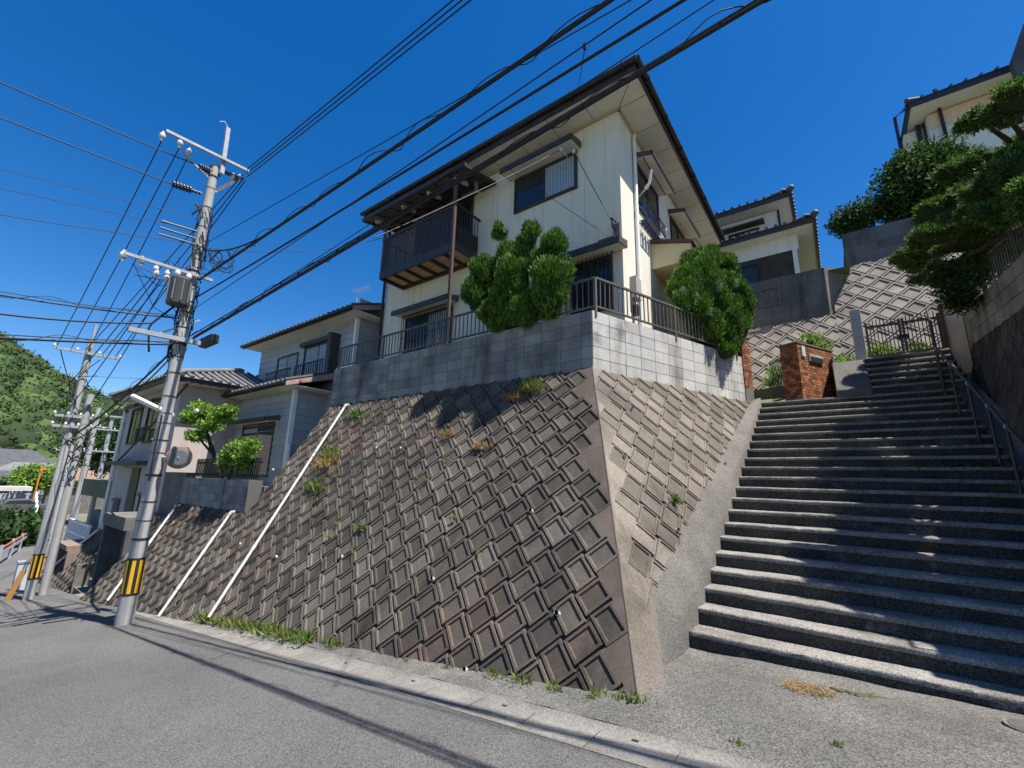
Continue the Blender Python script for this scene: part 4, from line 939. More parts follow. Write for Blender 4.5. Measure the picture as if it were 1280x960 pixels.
# ------------------------------------------------------------------ right-hand trees
o = thing('cloud_pruned_tree', 'cloud-pruned conifer in rounded pads leaning over the right wall', 'tree', (2.75, 7.6, 3.2))
Lc = [lp(1252, 138, 6.8, .25, (1.35,1,.55)), lp(1224, 150, 6.9, .16, (1.3,1,.7)), lp(1284, 118, 6.6, .28, (1.2,1,.6)), lp(1222, 203, 8.4, .27, (1.3,1,.5)), lp(1194, 212, 8.3, .20, (1.2,1,.6)), lp(1262, 222, 8.6, .32, (1.25,1,.5)),
      lp(1196, 252, 8.9, .33, (1.25,1,.5)), lp(1164, 266, 8.8, .22, (1.15,1,.6)), lp(1240, 262, 9.8, .41, (1.25,1,.5)), lp(1174, 294, 9.8, .36, (1.2,1,.5)), lp(1136, 322, 11.4, .28, (1.2,1.2,.7)), lp(1156, 316, 11.3, .32, (1.2,1.3,.6)), lp(1150, 332, 11.9, .3, (1.2,1.2,.6)), lp(1212, 300, 10.6, .45, (1.25,1,.5)), lp(1176, 342, 11.0, .34, (1.25,1,.5)), lp(1258, 292, 10.6, .45, (1.25,1,.5)), lp(1300, 172, 7.6, .26, (1.2,1,.6)), lp(1300, 250, 8.2, .40, (1.2,1,.55)), lp(1206, 338, 10.8, .32, (1.2,1,.5)), lp(1242, 232, 7.5, .30, (1.3,1.2,.55)), lp(1276, 256, 7.0, .32, (1.3,1.2,.6)), lp(1225, 262, 8.2, .32, (1.3,1.2,.5)), lp(1270, 205, 7.2, .26, (1.3,1.2,.55)), lp(1320, 200, 6.6, .40, (1.2,1,.6)), lp(1350, 235, 6.3, .45, (1.2,1,.6))]
sub = sublobes(Lc, 12, .72, .36, .15)
V, F, T = lobes_foliage(sub, 2600, .055, .015, up=.6, shell=(.86, 1.08), rag=.16, outw=.8, jit=.4); build_np('foliage', V, F, T, M['leafc'], o)
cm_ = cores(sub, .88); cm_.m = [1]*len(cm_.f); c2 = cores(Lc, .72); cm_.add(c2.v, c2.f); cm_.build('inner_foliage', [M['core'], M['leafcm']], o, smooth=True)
mb = MB(); tb = Vector((2.95, 9.0, 3.1)); tp = Vector((2.75, 7.9, 5.4)); mb.tube([tb, Vector((2.75, 8.8, 3.9)), Vector((2.85, 8.5, 4.7)), tp], [.12, .10, .08, .05], 9); mb.build('trunk', M['bark'], o, smooth=True)
for c, r, sq in Lc:
    c = Vector(c); z = min(max(c.z-.25, 3.3), 5.2); tq = Vector((2.82, 9.0-(z-3.1)*.45, z)); mb = MB(); mb.tube([tq, c.lerp(tq, .5)+Vector((0, 0, .06)), c], [.05, .04, .02], 6); mb.build('limb', M['bark'], o, smooth=True)
def leafy(name, label, lobes, base, dens, L, W, mt, cat='bush', trunk=None, group=None, rag=.3, up=.25, shell=(.45, 1.1), core=.62, jit=.9):
    o = thing(name, label, cat, base, group)
    V, F, T = lobes_foliage(lobes, dens, L, W, up=up, shell=shell, rag=rag, outw=.5, jit=jit); build_np('foliage', V, F, T, mt, o)
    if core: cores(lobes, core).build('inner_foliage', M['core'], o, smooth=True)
    if trunk:
        m_ = MB()
        for pts, r in trunk: m_.tube(pts, r, 8)
        m_.build('trunk', M['bark'], o, smooth=True)
    return o
leafy('shrub', 'dark leafy shrub at the left end of the high grey block wall', [lp(1068, 273, 17.3, .60, (1.1,1,.8)), lp(1056, 281, 17.2, .42, (1.1,1,.7)), lp(1080, 272, 17.4, .36)], (1.2, 17.3, 7.7), 380, .14, .065, M['leafd'], trunk=[([(1.25, 17.3, 7.6), (1.25, 17.3, 9.2)], [.06, .03])])
leafy('shrub', 'tall dark shrub below the pale hillside house', [lp(1140, 238, 17.6, 1.05, (1,1,1)), lp(1128, 258, 17.6, .6), lp(1155, 215, 17.6, .85), lp(1172, 245, 17.6, 1.0), lp(1132, 210, 17.6, .5), lp(1178, 215, 17.4, .8)], (3.0, 17.6, 7.6), 330, .15, .068, M['leafd'], trunk=[([(3.0, 17.6, 7.5), (3.0, 17.6, 10)], [.08, .04])])
leafy('shrub', 'dark foliage spilling over the right block wall below the clipped tree', [lp(1218, 338, 11.0, .38, (1,1.3,.8)), lp(1248, 312, 11.2, .4, (1,1.5,.8)), lp(1195, 350, 10.6, .35), lp(1200, 375, 10.9, .25)], (2.6, 10, 3.4), 1100, .085, .034, M['leafd'])
for i, (u, v, y, r, lab) in enumerate(((1057, 458, 13.2, .27, 'pale green bush beside the granite gatepost'), (1012, 428, 13.3, .26, 'yellow-green bush showing above the mailbox pier'), (974, 468, 13.2, .26, 'light bush glimpsed through the narrow bar gate'), (1098, 442, 13.3, .26, 'yellowish grass tuft behind the left leaf of the upper gate'), (1145, 440, 13.2, .24, 'leafy weeds behind the right leaf of the upper gate'), (1065, 486, 12.75, .22, 'low sunlit weeds at the foot of the granite gatepost'))):
    p = ony(u, v, y); leafy('shrub', lab, [((p.x, y, p.z), r, (1.1,1,.85)), ((p.x+.25, y+.1, p.z-.15), r*.8, (1,1,.8)), ((p.x-.2, y, p.z-.22), r*.8, (1,1,.8))], (p.x, y, p.z-r), 420, .11, .03, M['leafy'] if i != 4 else M['leafj'], core=.4, up=.9, jit=.5)
p = ony(1042, 372, 15.3)
# ------------------------------------------------------------------ house two (grey siding) on the left
H2 = thing('siding_house', 'two-storey house in pale grey lap siding with tiled roofs, left of the cream house', 'house', (-15, 7, -.4))
def siding(parent, name, P, D, out, L, z0, z1, bh_=.23):
    P, D, out, Z = Vector(P), Vector(D).normalized(), Vector(out).normalized(), Vector((0,0,1)); m_ = MB(); z = z0
    while z < z1-.01:
        h = min(bh_, z1-z); a = P+Z*z
        m_.add([a+out*.028, a+D*L+out*.028, a+D*L+Z*h+out*.006, a+Z*h+out*.006, a, a+D*L, a+D*L+Z*h, a+Z*h], [(0,1,2,3), (4,5,1,0)], 0, random.random()); z += h
    m_.build(name, M['siding'], parent)
LX0, LX1, LY = -18.9, -13.3, 6.5
mb = MB(); mb.box(LX0, LX1, LY, 9.0, -.6, 2.62); mb.build('lower_wall', M['sidew'], H2)
siding(H2, 'front_siding', (LX0, LY, 0), X, oF, LX1-LX0, -.5, 2.6); siding(H2, 'side_siding', (LX1, LY, 0), Yd, oR, 3.0, -.5, 2.6)
mb = MB(); mb.box(-18.7, -12.0, 7.55, 12.5, -.6, 5.02); mb.build('main_wall', M['sidew'], H2)
siding(H2, 'upper_siding', (-18.7, 7.55, 0), X, oF, 6.7, 2.75, 5.0); siding(H2, 'gable_siding', (-12.0, 7.55, 0), Yd, oR, 4.9, -.5, 5.7); siding(H2, 'inner_siding', (-13.3, 7.55, 0), X, oF, 1.3, -.5, 2.75)
mb = MB(); mb.box(-12.06, -11.94, 7.49, 7.6, 2.7, 5.0); mb.box(LX1-.07, LX1+.06, LY-.06, LY+.06, -.5, 2.6); mb.build('corner_trim', M['white'], H2)
mb = MB(); mb.tube([(LX1+.1, LY-.02, .9), (LX1+.1, LY-.02, -.5)], .06, 10); mb.build('downpipe', M['white'], H2)
# lower roof with gable end
def gable(parent, x0, x1, y0, y1, ze, slope, verge, overh=.0):
    yr = (y0+y1)/2; zr = ze+(yr-y0)*slope
    m_ = MB(); t = .12
    for ya, yb, s in ((y0, yr, 1), (y1, yr, -1)):
        za, zb = ze+.10, zr+.10
        m_.add([(x0, ya, za), (x1, ya, za), (x1, yb, zb), (x0, yb, zb)], [(0,1,2,3) if s > 0 else (3,2,1,0)])
    n = int((x1-x0)/.26)
    for i in range(n+1):
        x = x0+i*(x1-x0)/n; m_.tube([(x, y0-.03, ze+.12), (x, yr, zr+.12)], .05, 6, t=random.random())
    m_.build('roof', M['roof'], parent)
    m_ = MB(); m_.box(x0+.02, x1-.02, y0+.04, yr, ze-.0, ze+.03); m_.build('soffit', M['soffit'], parent)
    m_ = MB(); m_.box(x0, x1, y0, y0+.04, ze-.04, ze+.10); m_.build('fascia', M['dbrown'], parent)
    m_ = MB(); m_.prism([(x1, y0, ze-.05), (x1, yr, zr-.12), (x1, yr, zr+.12), (x1, y0, ze+.13)], (.03, 0, 0)); m_.prism([(x1, yr, zr-.12), (x1, y1, ze-.05), (x1, y1, ze+.13), (x1, yr, zr+.12)], (.03, 0, 0)); m_.build('verge_board', verge, parent)
    m_ = MB(); m_.tube([(x0, yr, zr+.16), (x1+.05, yr, zr+.16)], .09, 8); m_.build('ridge_tile', M['roof'], parent)
    m_ = MB(); m_.tube([(x0, y0-.06, ze+.04), (x1, y0-.06, ze+.04)], .05, 8); m_.build('eave_gutter', M['black'], parent)
verge = mat('verge_pinkish', (.38, .25, .22), .8, (.30, .20, .18), 6, 0)
gable(H2, -19.6, -12.85, 5.95, 9.2, 2.62, .36, verge); gable(H2, -19.2, -11.45, 6.98, 13.0, 5.02, .36, verge)
window(H2, (-17.1, 7.55, 3.22), X, oF, 1.55, 1.2, 2, curtain=(0, 1)); window(H2, (-14.95, 7.47, 3.12), X, oF, 1.9, 1.34, 2, curtain=(0, 1))
mb = MB(); mb.box(-15.1, -12.9, 7.3, 7.56, 4.46, 4.6); mb.box(-13.08, -12.86, 7.2, 7.56, 3.0, 4.6); mb.box(-15.1, -12.9, 7.22, 7.56, 2.98, 3.08); mb.build('bay_casing', M['dbrown'], H2)
for x0_ in (-17.2, -15.05):
    mb = MB()
    for i in range(14): x = x0_+i*.14; mb.box(x-.008, x+.008, 7.2, 7.22, 3.2, 3.72)
    mb.box(x0_, x0_+1.85, 7.19, 7.23, 3.7, 3.74); mb.box(x0_, x0_+1.85, 7.19, 7.23, 3.2, 3.23); mb.build('window_rail', M['black'], H2)
window(H2, (-16.6, LY, -.1), X, oF, 2.3, 1.75, 2, curtain=()); hood(H2, (-16.9, LY-.0, 1.66), X, oF, 2.9, .5)
mb = MB(); mb.box(-12.0+.0, -11.2, 7.0, 7.5, 2.7, 3.2); mb.build('air_conditioner', M['white'], H2)
o = thing('tv_antenna', 'thin rooftop television antenna on the grey siding house', 'antenna', (-13.2, 9.9, 6.1))
p = ony(443, 400, 9.5); q = ony(446, 364, 9.5)
mb = MB(); mb.tube([(p.x, 9.5, p.z-.3), (p.x+.02, 9.5, q.z)], .02, 6); mb.build('mast', M['galv'], o)
mb = MB(); mb.tube([(p.x-.1, 9.4, q.z-.05), (p.x+.5, 9.7, q.z+.1)], .012, 5)
for i in range(6): c = Vector((p.x-.05+i*.1, 9.42+i*.05, q.z-.03+i*.025)); mb.tube([c+Vector((-.06, .2, 0)), c-Vector((-.06, .2, 0))], .008, 4)
mb.build('antenna_boom', M['galv'], o)
# planter wall, fence and small tree of house two
o = thing('block_wall', 'low grey block wall with planter on the lower part of the leaning wall', 'block wall', (-13, 4.65, -.9))
blockwall(MB(), (-15.3, 4.62, 0), (1, 0, 0), 4.25, -.90, -.16, .3, (0, -1, 0), bl=.4, bh=.18).build('front', [M['bwd'], M['joint']], o)
mb = MB(); mb.box(-17.2, -15.32, 4.66, 4.9, -2.4, -.02); mb.build('left_pier', M['curb'], o)
mb = MB(); mb.box(-15.4, -10.95, 4.93, 5.2, -1, -.3); mb.build('planter_edge', M['curb'], o)
o = thing('fence', 'short dark slatted fence on the planter wall under the small tree', 'fence', (-13, 4.8, -.16))
mb = MB()
for i in range(36): x = -15.2+i*.115; mb.box(x-.02, x+.02, 4.84, 4.86, -.14, .38)
mb.build('slats', M['black'], o)
mb = MB(); mb.box(-15.25, -11.1, 4.862, 4.89, .24, .29); mb.box(-15.25, -11.1, 4.862, 4.89, -.08, -.03); mb.build('rails', M['black'], o)
YT = 4.72
Lt = [lp(258, 517, YT, .36, (1.3,1,.55)), lp(240, 522, YT, .3, (1.2,1,.6)), lp(278, 520, YT, .30, (1.3,1,.55)), lp(262, 532, YT, .3, (1.3,1,.5)), lp(246, 545, YT-.2, .26, (1.3,1,.5)), lp(252, 508, YT, .25, (1.2,1,.5)), lp(285, 512, YT, .2, (1.3,1,.5))]
tb = ony(272, 600, YT); tm = ony(268, 570, YT); tt_ = ony(258, 540, YT)
leafy('garden_tree', 'small bright green layered garden tree in the planter beside the siding house', Lt, (tb.x, YT, -.3), 800, .10, .05, M['leafy'], 'tree', trunk=[([(tb.x, YT+.28, -.4), tuple(tm), tuple(tt_), Lt[0][0]], [.07, .06, .05, .02]), ([tuple(tm), Lt[4][0]], [.04, .02]), ([tuple(tt_), Lt[2][0]], [.04, .02])], core=.45)
L5 = [lp(300, 562, 4.7, .29, (1.2,1,.8)), lp(315, 558, 4.7, .2), lp(290, 570, 4.65, .24), lp(305, 575, 4.7, .24), lp(282, 578, 4.62, .2)]
leafy('garden_shrub', 'loose light green shrub growing through the slatted fence', L5, (-13.2, 4.95, -.3), 520, .10, .05, M['leafy'], core=.3, trunk=[([(-13.2, 4.95, -.4), L5[0][0]], [.04, .02])])
# ------------------------------------------------------------------ house three (pinkish, tiled hip roof)
H5 = thing('pinkish_house', 'pale pinkish two-storey house with grey tiled hip roof behind the near pole', 'house', (-21, 5, -1))
mb = MB(); mb.box(-23.6, -17.3, 4.7, 10, -2.2, 2.85); mb.build('wall', M['pink'], H5)
mb = MB(); mb.box(-25.3, -23.6, 4.9, 9, -2.4, 2.35); mb.build('side_wing_wall', M['sidew'], H5)
mb = MB(); mb.box(-25.6, -23.4, 4.6, 9.2, 2.35, 2.5); mb.build('side_wing_roof', M['roof'], H5)
tileroof(H5, -24.1, -16.7, 4.2, 10.5, 2.86, 1.15, 3.1, M['soffit'], M['tile'], M['dbrown'])
for x in (-22.6, -20.5): window(H5, (x, 4.7, .98), X, oF, 1.35, 1.4, 2, curtain=()); hood(H5, (x-.1, 4.7, 2.42), X, oF, 1.55, .3)
mb = MB()
for x in (-20.6,):
    for i in range(10): mb.box(x+i*.15-.01, x+i*.15+.01, 4.45, 4.47, 1.0, 1.5)
    mb.box(x, x+1.4, 4.44, 4.48, 1.48, 1.52)
mb.build('window_rail', M['black'], H5)
mb = MB(); mb.box(-22.4, -20.9, 4.64, 4.7, -2.0, .1); mb.build('door', mat('door_grey', (.3, .3, .31), .5), H5); mb = MB(); mb.box(-20.8, -20.0, 4.66, 4.7, -2.0, .1); mb.build('doorway', M['black'], H5)
mb = MB(); mb.box(-22.9, -18.6, 4.2, 4.7, .18, .32); mb.build('porch_roof', M['roof'], H5)
mb = MB(); mb.tube([(-23.55, 4.62, 2.8), (-23.5, 4.62, -2)], .05, 8); mb.build('downpipe', M['white'], H5)
window(H5, (-24.9, 4.9, .7), X, oF, .9, 1.3, 1, curtain=()); window(H5, (-24.9, 4.9, -2.0), X, oF, .9, 1.3, 1, curtain=())
# ------------------------------------------------------------------ lower left: garage portal, walls, steps, box
def rzp_(u, v):      # on the road plane
    for _ in range(1): pass
    n = Vector((-.0995, 0, 1)); P0 = Vector((-1.56, 3.97, -1.85)); d = Vector(ray(u, v)); return d*(P0.dot(n)/d.dot(n))
o = thing('garage_portal', 'dark concrete garage opening with flat slab beside the near pole', 'garage', (-16.6, 4, -3.4))
mb = MB(); mb.box(-18.2, -15.9, 3.62, 6.5, -1.62, -1.28); mb.build('roof_slab', M['curb'], o)
MB().box(-18.2, -18.0, 3.65, 6.5, -3.9, -1.62).build('side_wall', M['dcw'], o); MB().box(-16.1, -15.9, 3.7, 6.5, -3.9, -1.62).build('side_wall', M['dcw'], o)
mb = MB(); mb.box(-18.0, -16.1, 4.3, 4.36, -3.9, -1.62); mb.build('shutter', mat('shutter_grey', (.09, .09, .095), .6), o)
mb = MB(); mb.tube([(-17.1, 4.27, -2.3), (-17.1, 4.3, -2.3)], .10, 12); mb.build('round_lock', M['pipe'], o)
o = thing('retaining_wall', 'small leaning block wall left of the garage opening with a white pipe', 'retaining wall', (-21, 3.8, -3.9))
N2 = Vector((0, -.88, .47)).normalized(); U2 = Vector((1,0,0)); V2 = Vector((0, .47, .88)).normalized()
O2 = Vector((-19.4, 4.3, -2.0))
herring([(0, 0), (-.0, -2.3), (-4.6, -2.7), (-3.6, -.9), (-1.5, 0)], O2, U2, V2, N2, .355, .275, .02, .05, .024, [0]).build('face', [M['rw'], M['rwflat'], M['rwgap']], o)
mb = MB(); mb.prism([O2+U2*u+V2*v-N2*.05 for u, v in ((0, 0), (0, -2.3), (-4.6, -2.7), (-3.6, -.9), (-1.5, 0))], (0, .6, 0)); mb.build('backing', M['rwgap'], o)
mb = MB(); a, b = O2+U2*-4.3+V2*-2.45+N2*.06, O2+U2*-2.0+V2*-.1+N2*.06; mb.tube([a, b], .045, 8); mb.build('drain_pipe', M['pipe'], o, smooth=True)
o = thing('entrance_steps', 'small concrete steps with thin handrail beside the garage opening', 'steps', (-18.7, 3.8, -3.5))
for i in range(6): mb = MB(); mb.box(-19.3, -18.25, 3.5+i*.3, 5.6, -3.75+i*.2, -3.55+i*.2); mb.build('step', M['gutter'], o)
mb = MB(); mb.tube([(-19.2, 3.6, -2.75), (-19.2, 5.2, -1.7)], .025, 6)
for y in (3.7, 4.4, 5.1): mb.tube([(-19.2, y, -3.5+(y-3.6)*.6), (-19.2, y, -2.7+(y-3.6)*.65)], .02, 6)
mb.build('handrail', M['brown'], o)
mb = MB(); mb.box(-19.42, -19.3, 3.45, 5.6, -4.1, -2.9); mb.build('cheek_wall', M['curb'], o)
o = thing('concrete_box', 'brown-topped concrete box with dark open side near the far twin pole', 'concrete structure', (-22.5, 3.9, -4.3))
mb = MB(); mb.box(-23.5, -21.6, 3.5, 5.2, -2.75, -2.6); mb.box(-21.75, -21.6, 3.55, 5.2, -4.6, -2.75); mb.box(-23.5, -23.35, 3.55, 5.2, -4.6, -2.75); mb.build('shell', mat('brown_concrete', (.24, .18, .14), .9, (.17, .13, .10), 2, .4, 60), o)
mb = MB(); mb.box(-23.35, -21.75, 4.4, 4.45, -4.6, -2.75); mb.build('inside', M['black'], o)
for x0_, x1_, y0_, zt0, zb0, lab in ((-22.3, -21.5, 4.6, -1.15, -2.9, 'dark plastered pillar above the brown concrete box'), (-19.6, -18.5, 4.7, -.85, -2.1, 'dark plastered pillar above the garage steps')):
    o = thing('gate_pillar', lab, 'pillar', (x0_, y0_, zb0)); mb = MB(); mb.box(x0_, x1_, y0_, y0_+.5, zb0, zt0); mb.build('shaft', M['dcw'], o); mb = MB(); mb.box(x0_-.05, x1_+.05, y0_-.05, y0_+.55, zt0, zt0+.1); mb.box(x0_-.02, x1_+.02, y0_-.02, y0_+.5, zt0-.45, zt0-.4); mb.build('cap', M['curb'], o)
o = thing('garden_wall', 'pale lot wall running between the two dark pillars', 'wall', (-20.5, 5, -2)); mb = MB(); mb.box(-27, -18.2, 4.95, 5.15, -4.6, -1.75); mb.build('panel', M['curb'], o)
o = thing('railing', 'thin metal railing in front of the pinkish house door', 'railing', (-19, 5, -1.3)); railing(o, (-21.3, 4.9, 0), X, 3.8, -1.72, .7, sp=.14)
o = thing('white_fence', 'white metal fence on a low wall beyond the far twin pole', 'fence', (-26, 4.6, -3.2))
mb = MB()
for i in range(16): x = -28.4+i*.26; mb.box(x-.05, x+.05, 4.5, 4.54, -3.1, -2.25)
mb.build('slats', M['white'], o); mb = MB(); mb.box(-28.5, -24.4, 4.48, 4.56, -2.3, -2.2); mb.box(-28.5, -24.4, 4.48, 4.56, -2.75, -2.67); mb.box(-28.5, -24.4, 4.48, 4.56, -3.1, -3.0); mb.build('rails', M['white'], o)
mb = MB(); mb.box(-28.8, -23.6, 4.5, 4.8, -4.9, -3.1); mb.build('base_wall', M['curb'], o)
# ------------------------------------------------------------------ utility poles
def band(o, c, r, z0, z1):
    m_ = MB(); m_.tube([(c[0], c[1], z0), (c[0], c[1], z1)], r+.006, 20, cap=False); bd = m_.build('warning_band', M['black'], o, smooth=True)
    m_ = MB(); n = 8
    for i in range(n):
        a = 2*math.pi*(i+.2)/n; w_ = .5*2*math.pi/n
        pts = []
        for t in np.linspace(a, a+w_, 4): pts.append((c[0]+(r+.012)*math.cos(t), c[1]+(r+.012)*math.sin(t)))
        for j in range(3): m_.quad((*pts[j], z0+.04), (*pts[j+1], z0+.04), (*pts[j+1], z1-.04), (*pts[j], z1-.04))
    m_.build('yellow_stripe', M['yellow'], bd)
P0 = Vector((-10.98, 2.79, -2.79)); PT = 7.05
o0 = P = thing('utility_pole', 'near concrete utility pole with transformer, street lamp and yellow-black band', 'utility pole', P0)
prad = lambda z: .142-(z+2.8)*.0058
mb = MB(); mb.tube([(P0.x, P0.y, z) for z in lin(-2.95, PT, 14)], [prad(z) for z in lin(-2.95, PT, 14)], 22); mb.build('shaft', M['pole'], P, smooth=True)
band(P, P0, prad(-2), -2.28, -1.62)
mb = MB()
for z in (-1.3, -.95, -.6, -.1, .35, .6, .95, 1.15, 1.5, 2.0, 2.35, 2.62, 2.7, 3.0, 3.35, 3.6, 3.9, 4.15, 4.3, 4.6, 4.9, 5.4, 5.9, 6.4, 6.7): MB().tube([(P0.x, P0.y, z), (P0.x, P0.y, z+random.choice((.015, .02, .04)))], prad(z)+.008, 16, cap=False).build('strap', M['black'], P)
def onP(u, v): return onx(u, v, P0.x)
def arm(P, a, b, wd=.06, m=None): m_ = MB(); m_.bar(a, b, wd, wd); return m_.build('crossarm', m or M['galv'], P)
a, b = onP(205, 167), onP(308, 217); z_ = (a.z+b.z)/2; A1, A2 = Vector((P0.x+.14, a.y, a.z)), Vector((P0.x+.14, b.y, b.z)); arm(P, A1, A2)
a, b = onP(152, 319), onP(262, 353); A3, A4 = Vector((P0.x+.16, a.y, a.z)), Vector((P0.x+.16, b.y, b.z)); arm(P, A3, A4)
a, b = onP(157, 413), onP(246, 431); A5, A6 = Vector((P0.x+.18, a.y, a.z)), Vector((P0.x+.18, b.y, b.z)); arm(P, A5, A6, .09)
mb = MB(); mb.bar(Vector((P0.x+.1, P0.y+.12, 6.85)), onP(285, 160), .09, .06); mb.tube([onP(285, 160), onP(281, 152), onP(274, 152)], .012, 5); mb.build('top_bracket', M['galv'], P)
for a_, b_, c_ in ((onP(225, 188), onP(261, 222), .035), (onP(250, 400), onP(195, 418), .03), (onP(268, 240), onP(290, 228), .05)): MB().bar(a_, b_, c_, c_).build('arm_brace', M['galv'], P)
mb = MB(); mb.bar(onP(263, 208), onP(302, 224), .09, .05); mb.bar(onP(270, 238), onP(300, 222), .06, .05); mb.build('lower_arm', M['brown'], P)
def insul(P, c, r=.055, dark=False, h=1.4):
    m_ = MB(); c = Vector(c); m_.ball(c, r, 10, 8, (1, 1, h)); m_.tube([c+Vector((0,0,-r*1.9)), c+Vector((0,0,r*1.9))], r*.45, 8); m_.build('insulator', M['cer'] if not dark else M['black'], P, smooth=True)
for u, v, r in ((203, 170, .06), (225, 179, .058), (236, 190, .055), (154, 319, .062), (177, 326, .055), (195, 336, .05), (209, 342, .05), (291, 221, .055), (299, 222, .05)): insul(P, onP(u, v), r)
for u, v in ((195, 342), (208, 348)): insul(P, onP(u, v), .05, False, 2.2)
# strain insulators on the cross-street lines
for u0_, v0_, u1_, v1_ in ((249, 208, 275, 220), (216, 230, 252, 242)):
    m_ = MB(); a, b = onP(u0_, v0_), onP(u1_, v1_); d = b-a; n = 9
    for i in range(n): c = a+d*(i/n); m_.tube([c, c+d*(.5/n)], .075 if i < 6 else .04, 10)
    m_.tube([a, b], .025, 6); m_.build('strain_insulator', M['black'], P)
# transformer
a = onP(221, 368); m_ = MB(); c = Vector((P0.x+.12, a.y, 0))
m_.tube([(c.x, c.y, 3.42), (c.x, c.y, 3.45), (c.x, c.y, 4.0), (c.x, c.y, 4.04)], [.17, .19, .19, .15], 18); tr_ = m_.build('transformer', mat('transformer_grey', (.05, .052, .055), .4), P, smooth=False)
m_ = MB()
for i in range(8): t = i*math.pi/4; m_.box(c.x+.2*math.cos(t)-.012, c.x+.2*math.cos(t)+.012, c.y+.2*math.sin(t)-.012, c.y+.2*math.sin(t)+.012, 3.5, 3.95)
m_.build('cooling_fin', mat('fin_grey', (.13, .135, .14), .45), tr_)
m_ = MB(); m_.ball((c.x+.05, c.y-.1, 4.1), .06, 8, 6, (1,1,1.4)); m_.ball((c.x+.05, c.y+.1, 4.1), .06, 8, 6, (1,1,1.4)); m_.build('bushing', M['cer'], tr_, smooth=True)
m_ = MB(); m_.bar((c.x, c.y, 3.7), (P0.x, P0.y, 3.7), .06, .08); m_.bar((c.x, c.y, 3.95), (P0.x, P0.y, 3.95), .06, .06); m_.build('transformer_bracket', M['galv'], P)
# splice box, clutter of small arms and leads
p = onP(258, 427); m_ = MB(); m_.bar(p+Vector((-.22, .0, -.02)), p+Vector((.35, .05, .03)), .16, .2); m_.build('splice_box', M['black'], P, bevel=.02)
m_ = MB()
for (u0_, v0_, u1_, v1_) in ((202, 276, 248, 290), (200, 284, 247, 299), (198, 292, 246, 306), (248, 262, 240, 268), (244, 255, 252, 262), (262, 326, 276, 312)): m_.tube([onP(u0_, v0_), onP(u1_, v1_)], .022, 6)
m_.build('stub_arm', M['black'], P)
m_ = MB()
for i in range(60):
    z = random.uniform(2.3, 6.0); t = random.uniform(0, 6.28); r = prad(z)+.015; pts = []
    for q in range(6): pts.append((P0.x+(r+random.uniform(0, .05))*math.cos(t+q*.22*random.uniform(.3, 1)), P0.y+(r+random.uniform(0, .05))*math.sin(t+q*.22), z-q*random.uniform(.04, .14)))
    m_.tube(pts, random.choice((.007, .01, .014)), 5)
for i in range(10):
    u, v = random.uniform(262, 282), random.uniform(318, 336); c = onP(u, v); r = random.uniform(.12, .25); m_.tube([c+Vector((.02, r*math.sin(q), r*.9*math.cos(q))) for q in np.linspace(.5, 5.2, 12)], .008, 5)
for i in range(9):
    a = onP(random.uniform(150, 235), random.uniform(320, 345)); b = Vector((P0.x, P0.y-.1, random.uniform(3.1, 4.3))); m_.tube([a, a.lerp(b, .5)+Vector((0, 0, -.35*random.random())), b], .007, 5)
m_.tube([onP(190, 404), onP(186, 410), onP(186, 440)], .02, 6); m_.tube([onP(190, 404), onP(215, 385), onP(243, 362)], .022, 6)
m_.build('lead_wires', M['cable'], P)
for z in (1.3, .6): m_ = MB(); m_.tube([(P0.x-.2, P0.y-.05, z), (P0.x+.25, P0.y-.2, z+.01)], .012, 6); m_.build('step_bolt', M['galv'], P)
# street lamp on the pole
a, b = onP(218, 520), onP(164, 494); m_ = MB(); m_.bar(a, b, .13, .07); lm = m_.build('street_lamp', M['white'], P, bevel=.02)
m_ = MB(); m_.bar(a.lerp(b, .1)+Vector((0,0,-.045)), a.lerp(b, .95)+Vector((0,0,-.045)), .09, .02); m_.build('lamp_cover', mat('lamp_cover', (.6, .62, .63), .3), lm)
m_ = MB(); m_.ball(onP(243, 514)+Vector((.1,0,0)), .05, 10, 6); m_.build('photocell', M['white'], P, smooth=True)
# traffic mirror (seen from behind)
c = onx(224, 572, -10.6); o = thing('traffic_mirror', 'round grey-backed traffic mirror with orange rim fixed to the near pole', 'mirror', c)
nm = Vector((.96, -.28, -.05)).normalized()
m_ = MB(); m_.tube([c+nm*.0, c+nm*.03, c+nm*.05], [.212, .205, .14], 28); m_.build('back_shell', M['mback'], o, smooth=False)
m_ = MB(); m_.tube([c-nm*.035, c+nm*.008], .221, 28); m_.build('rim', M['orange'], o)
m_ = MB(); m_.prism([c-nm*.04+Vector((0, .22, .05)), c-nm*.04+Vector((0, .13, .215)), c-nm*.04+Vector((0, -.13, .215)), c-nm*.04+Vector((0, -.22, .05))], nm*-.22); m_.build('hood', M['orange'], o)
m_ = MB(); m_.tube([c+nm*.05, Vector((P0.x, P0.y, c.z))], .025, 8); m_.build('bracket', M['galv'], o)
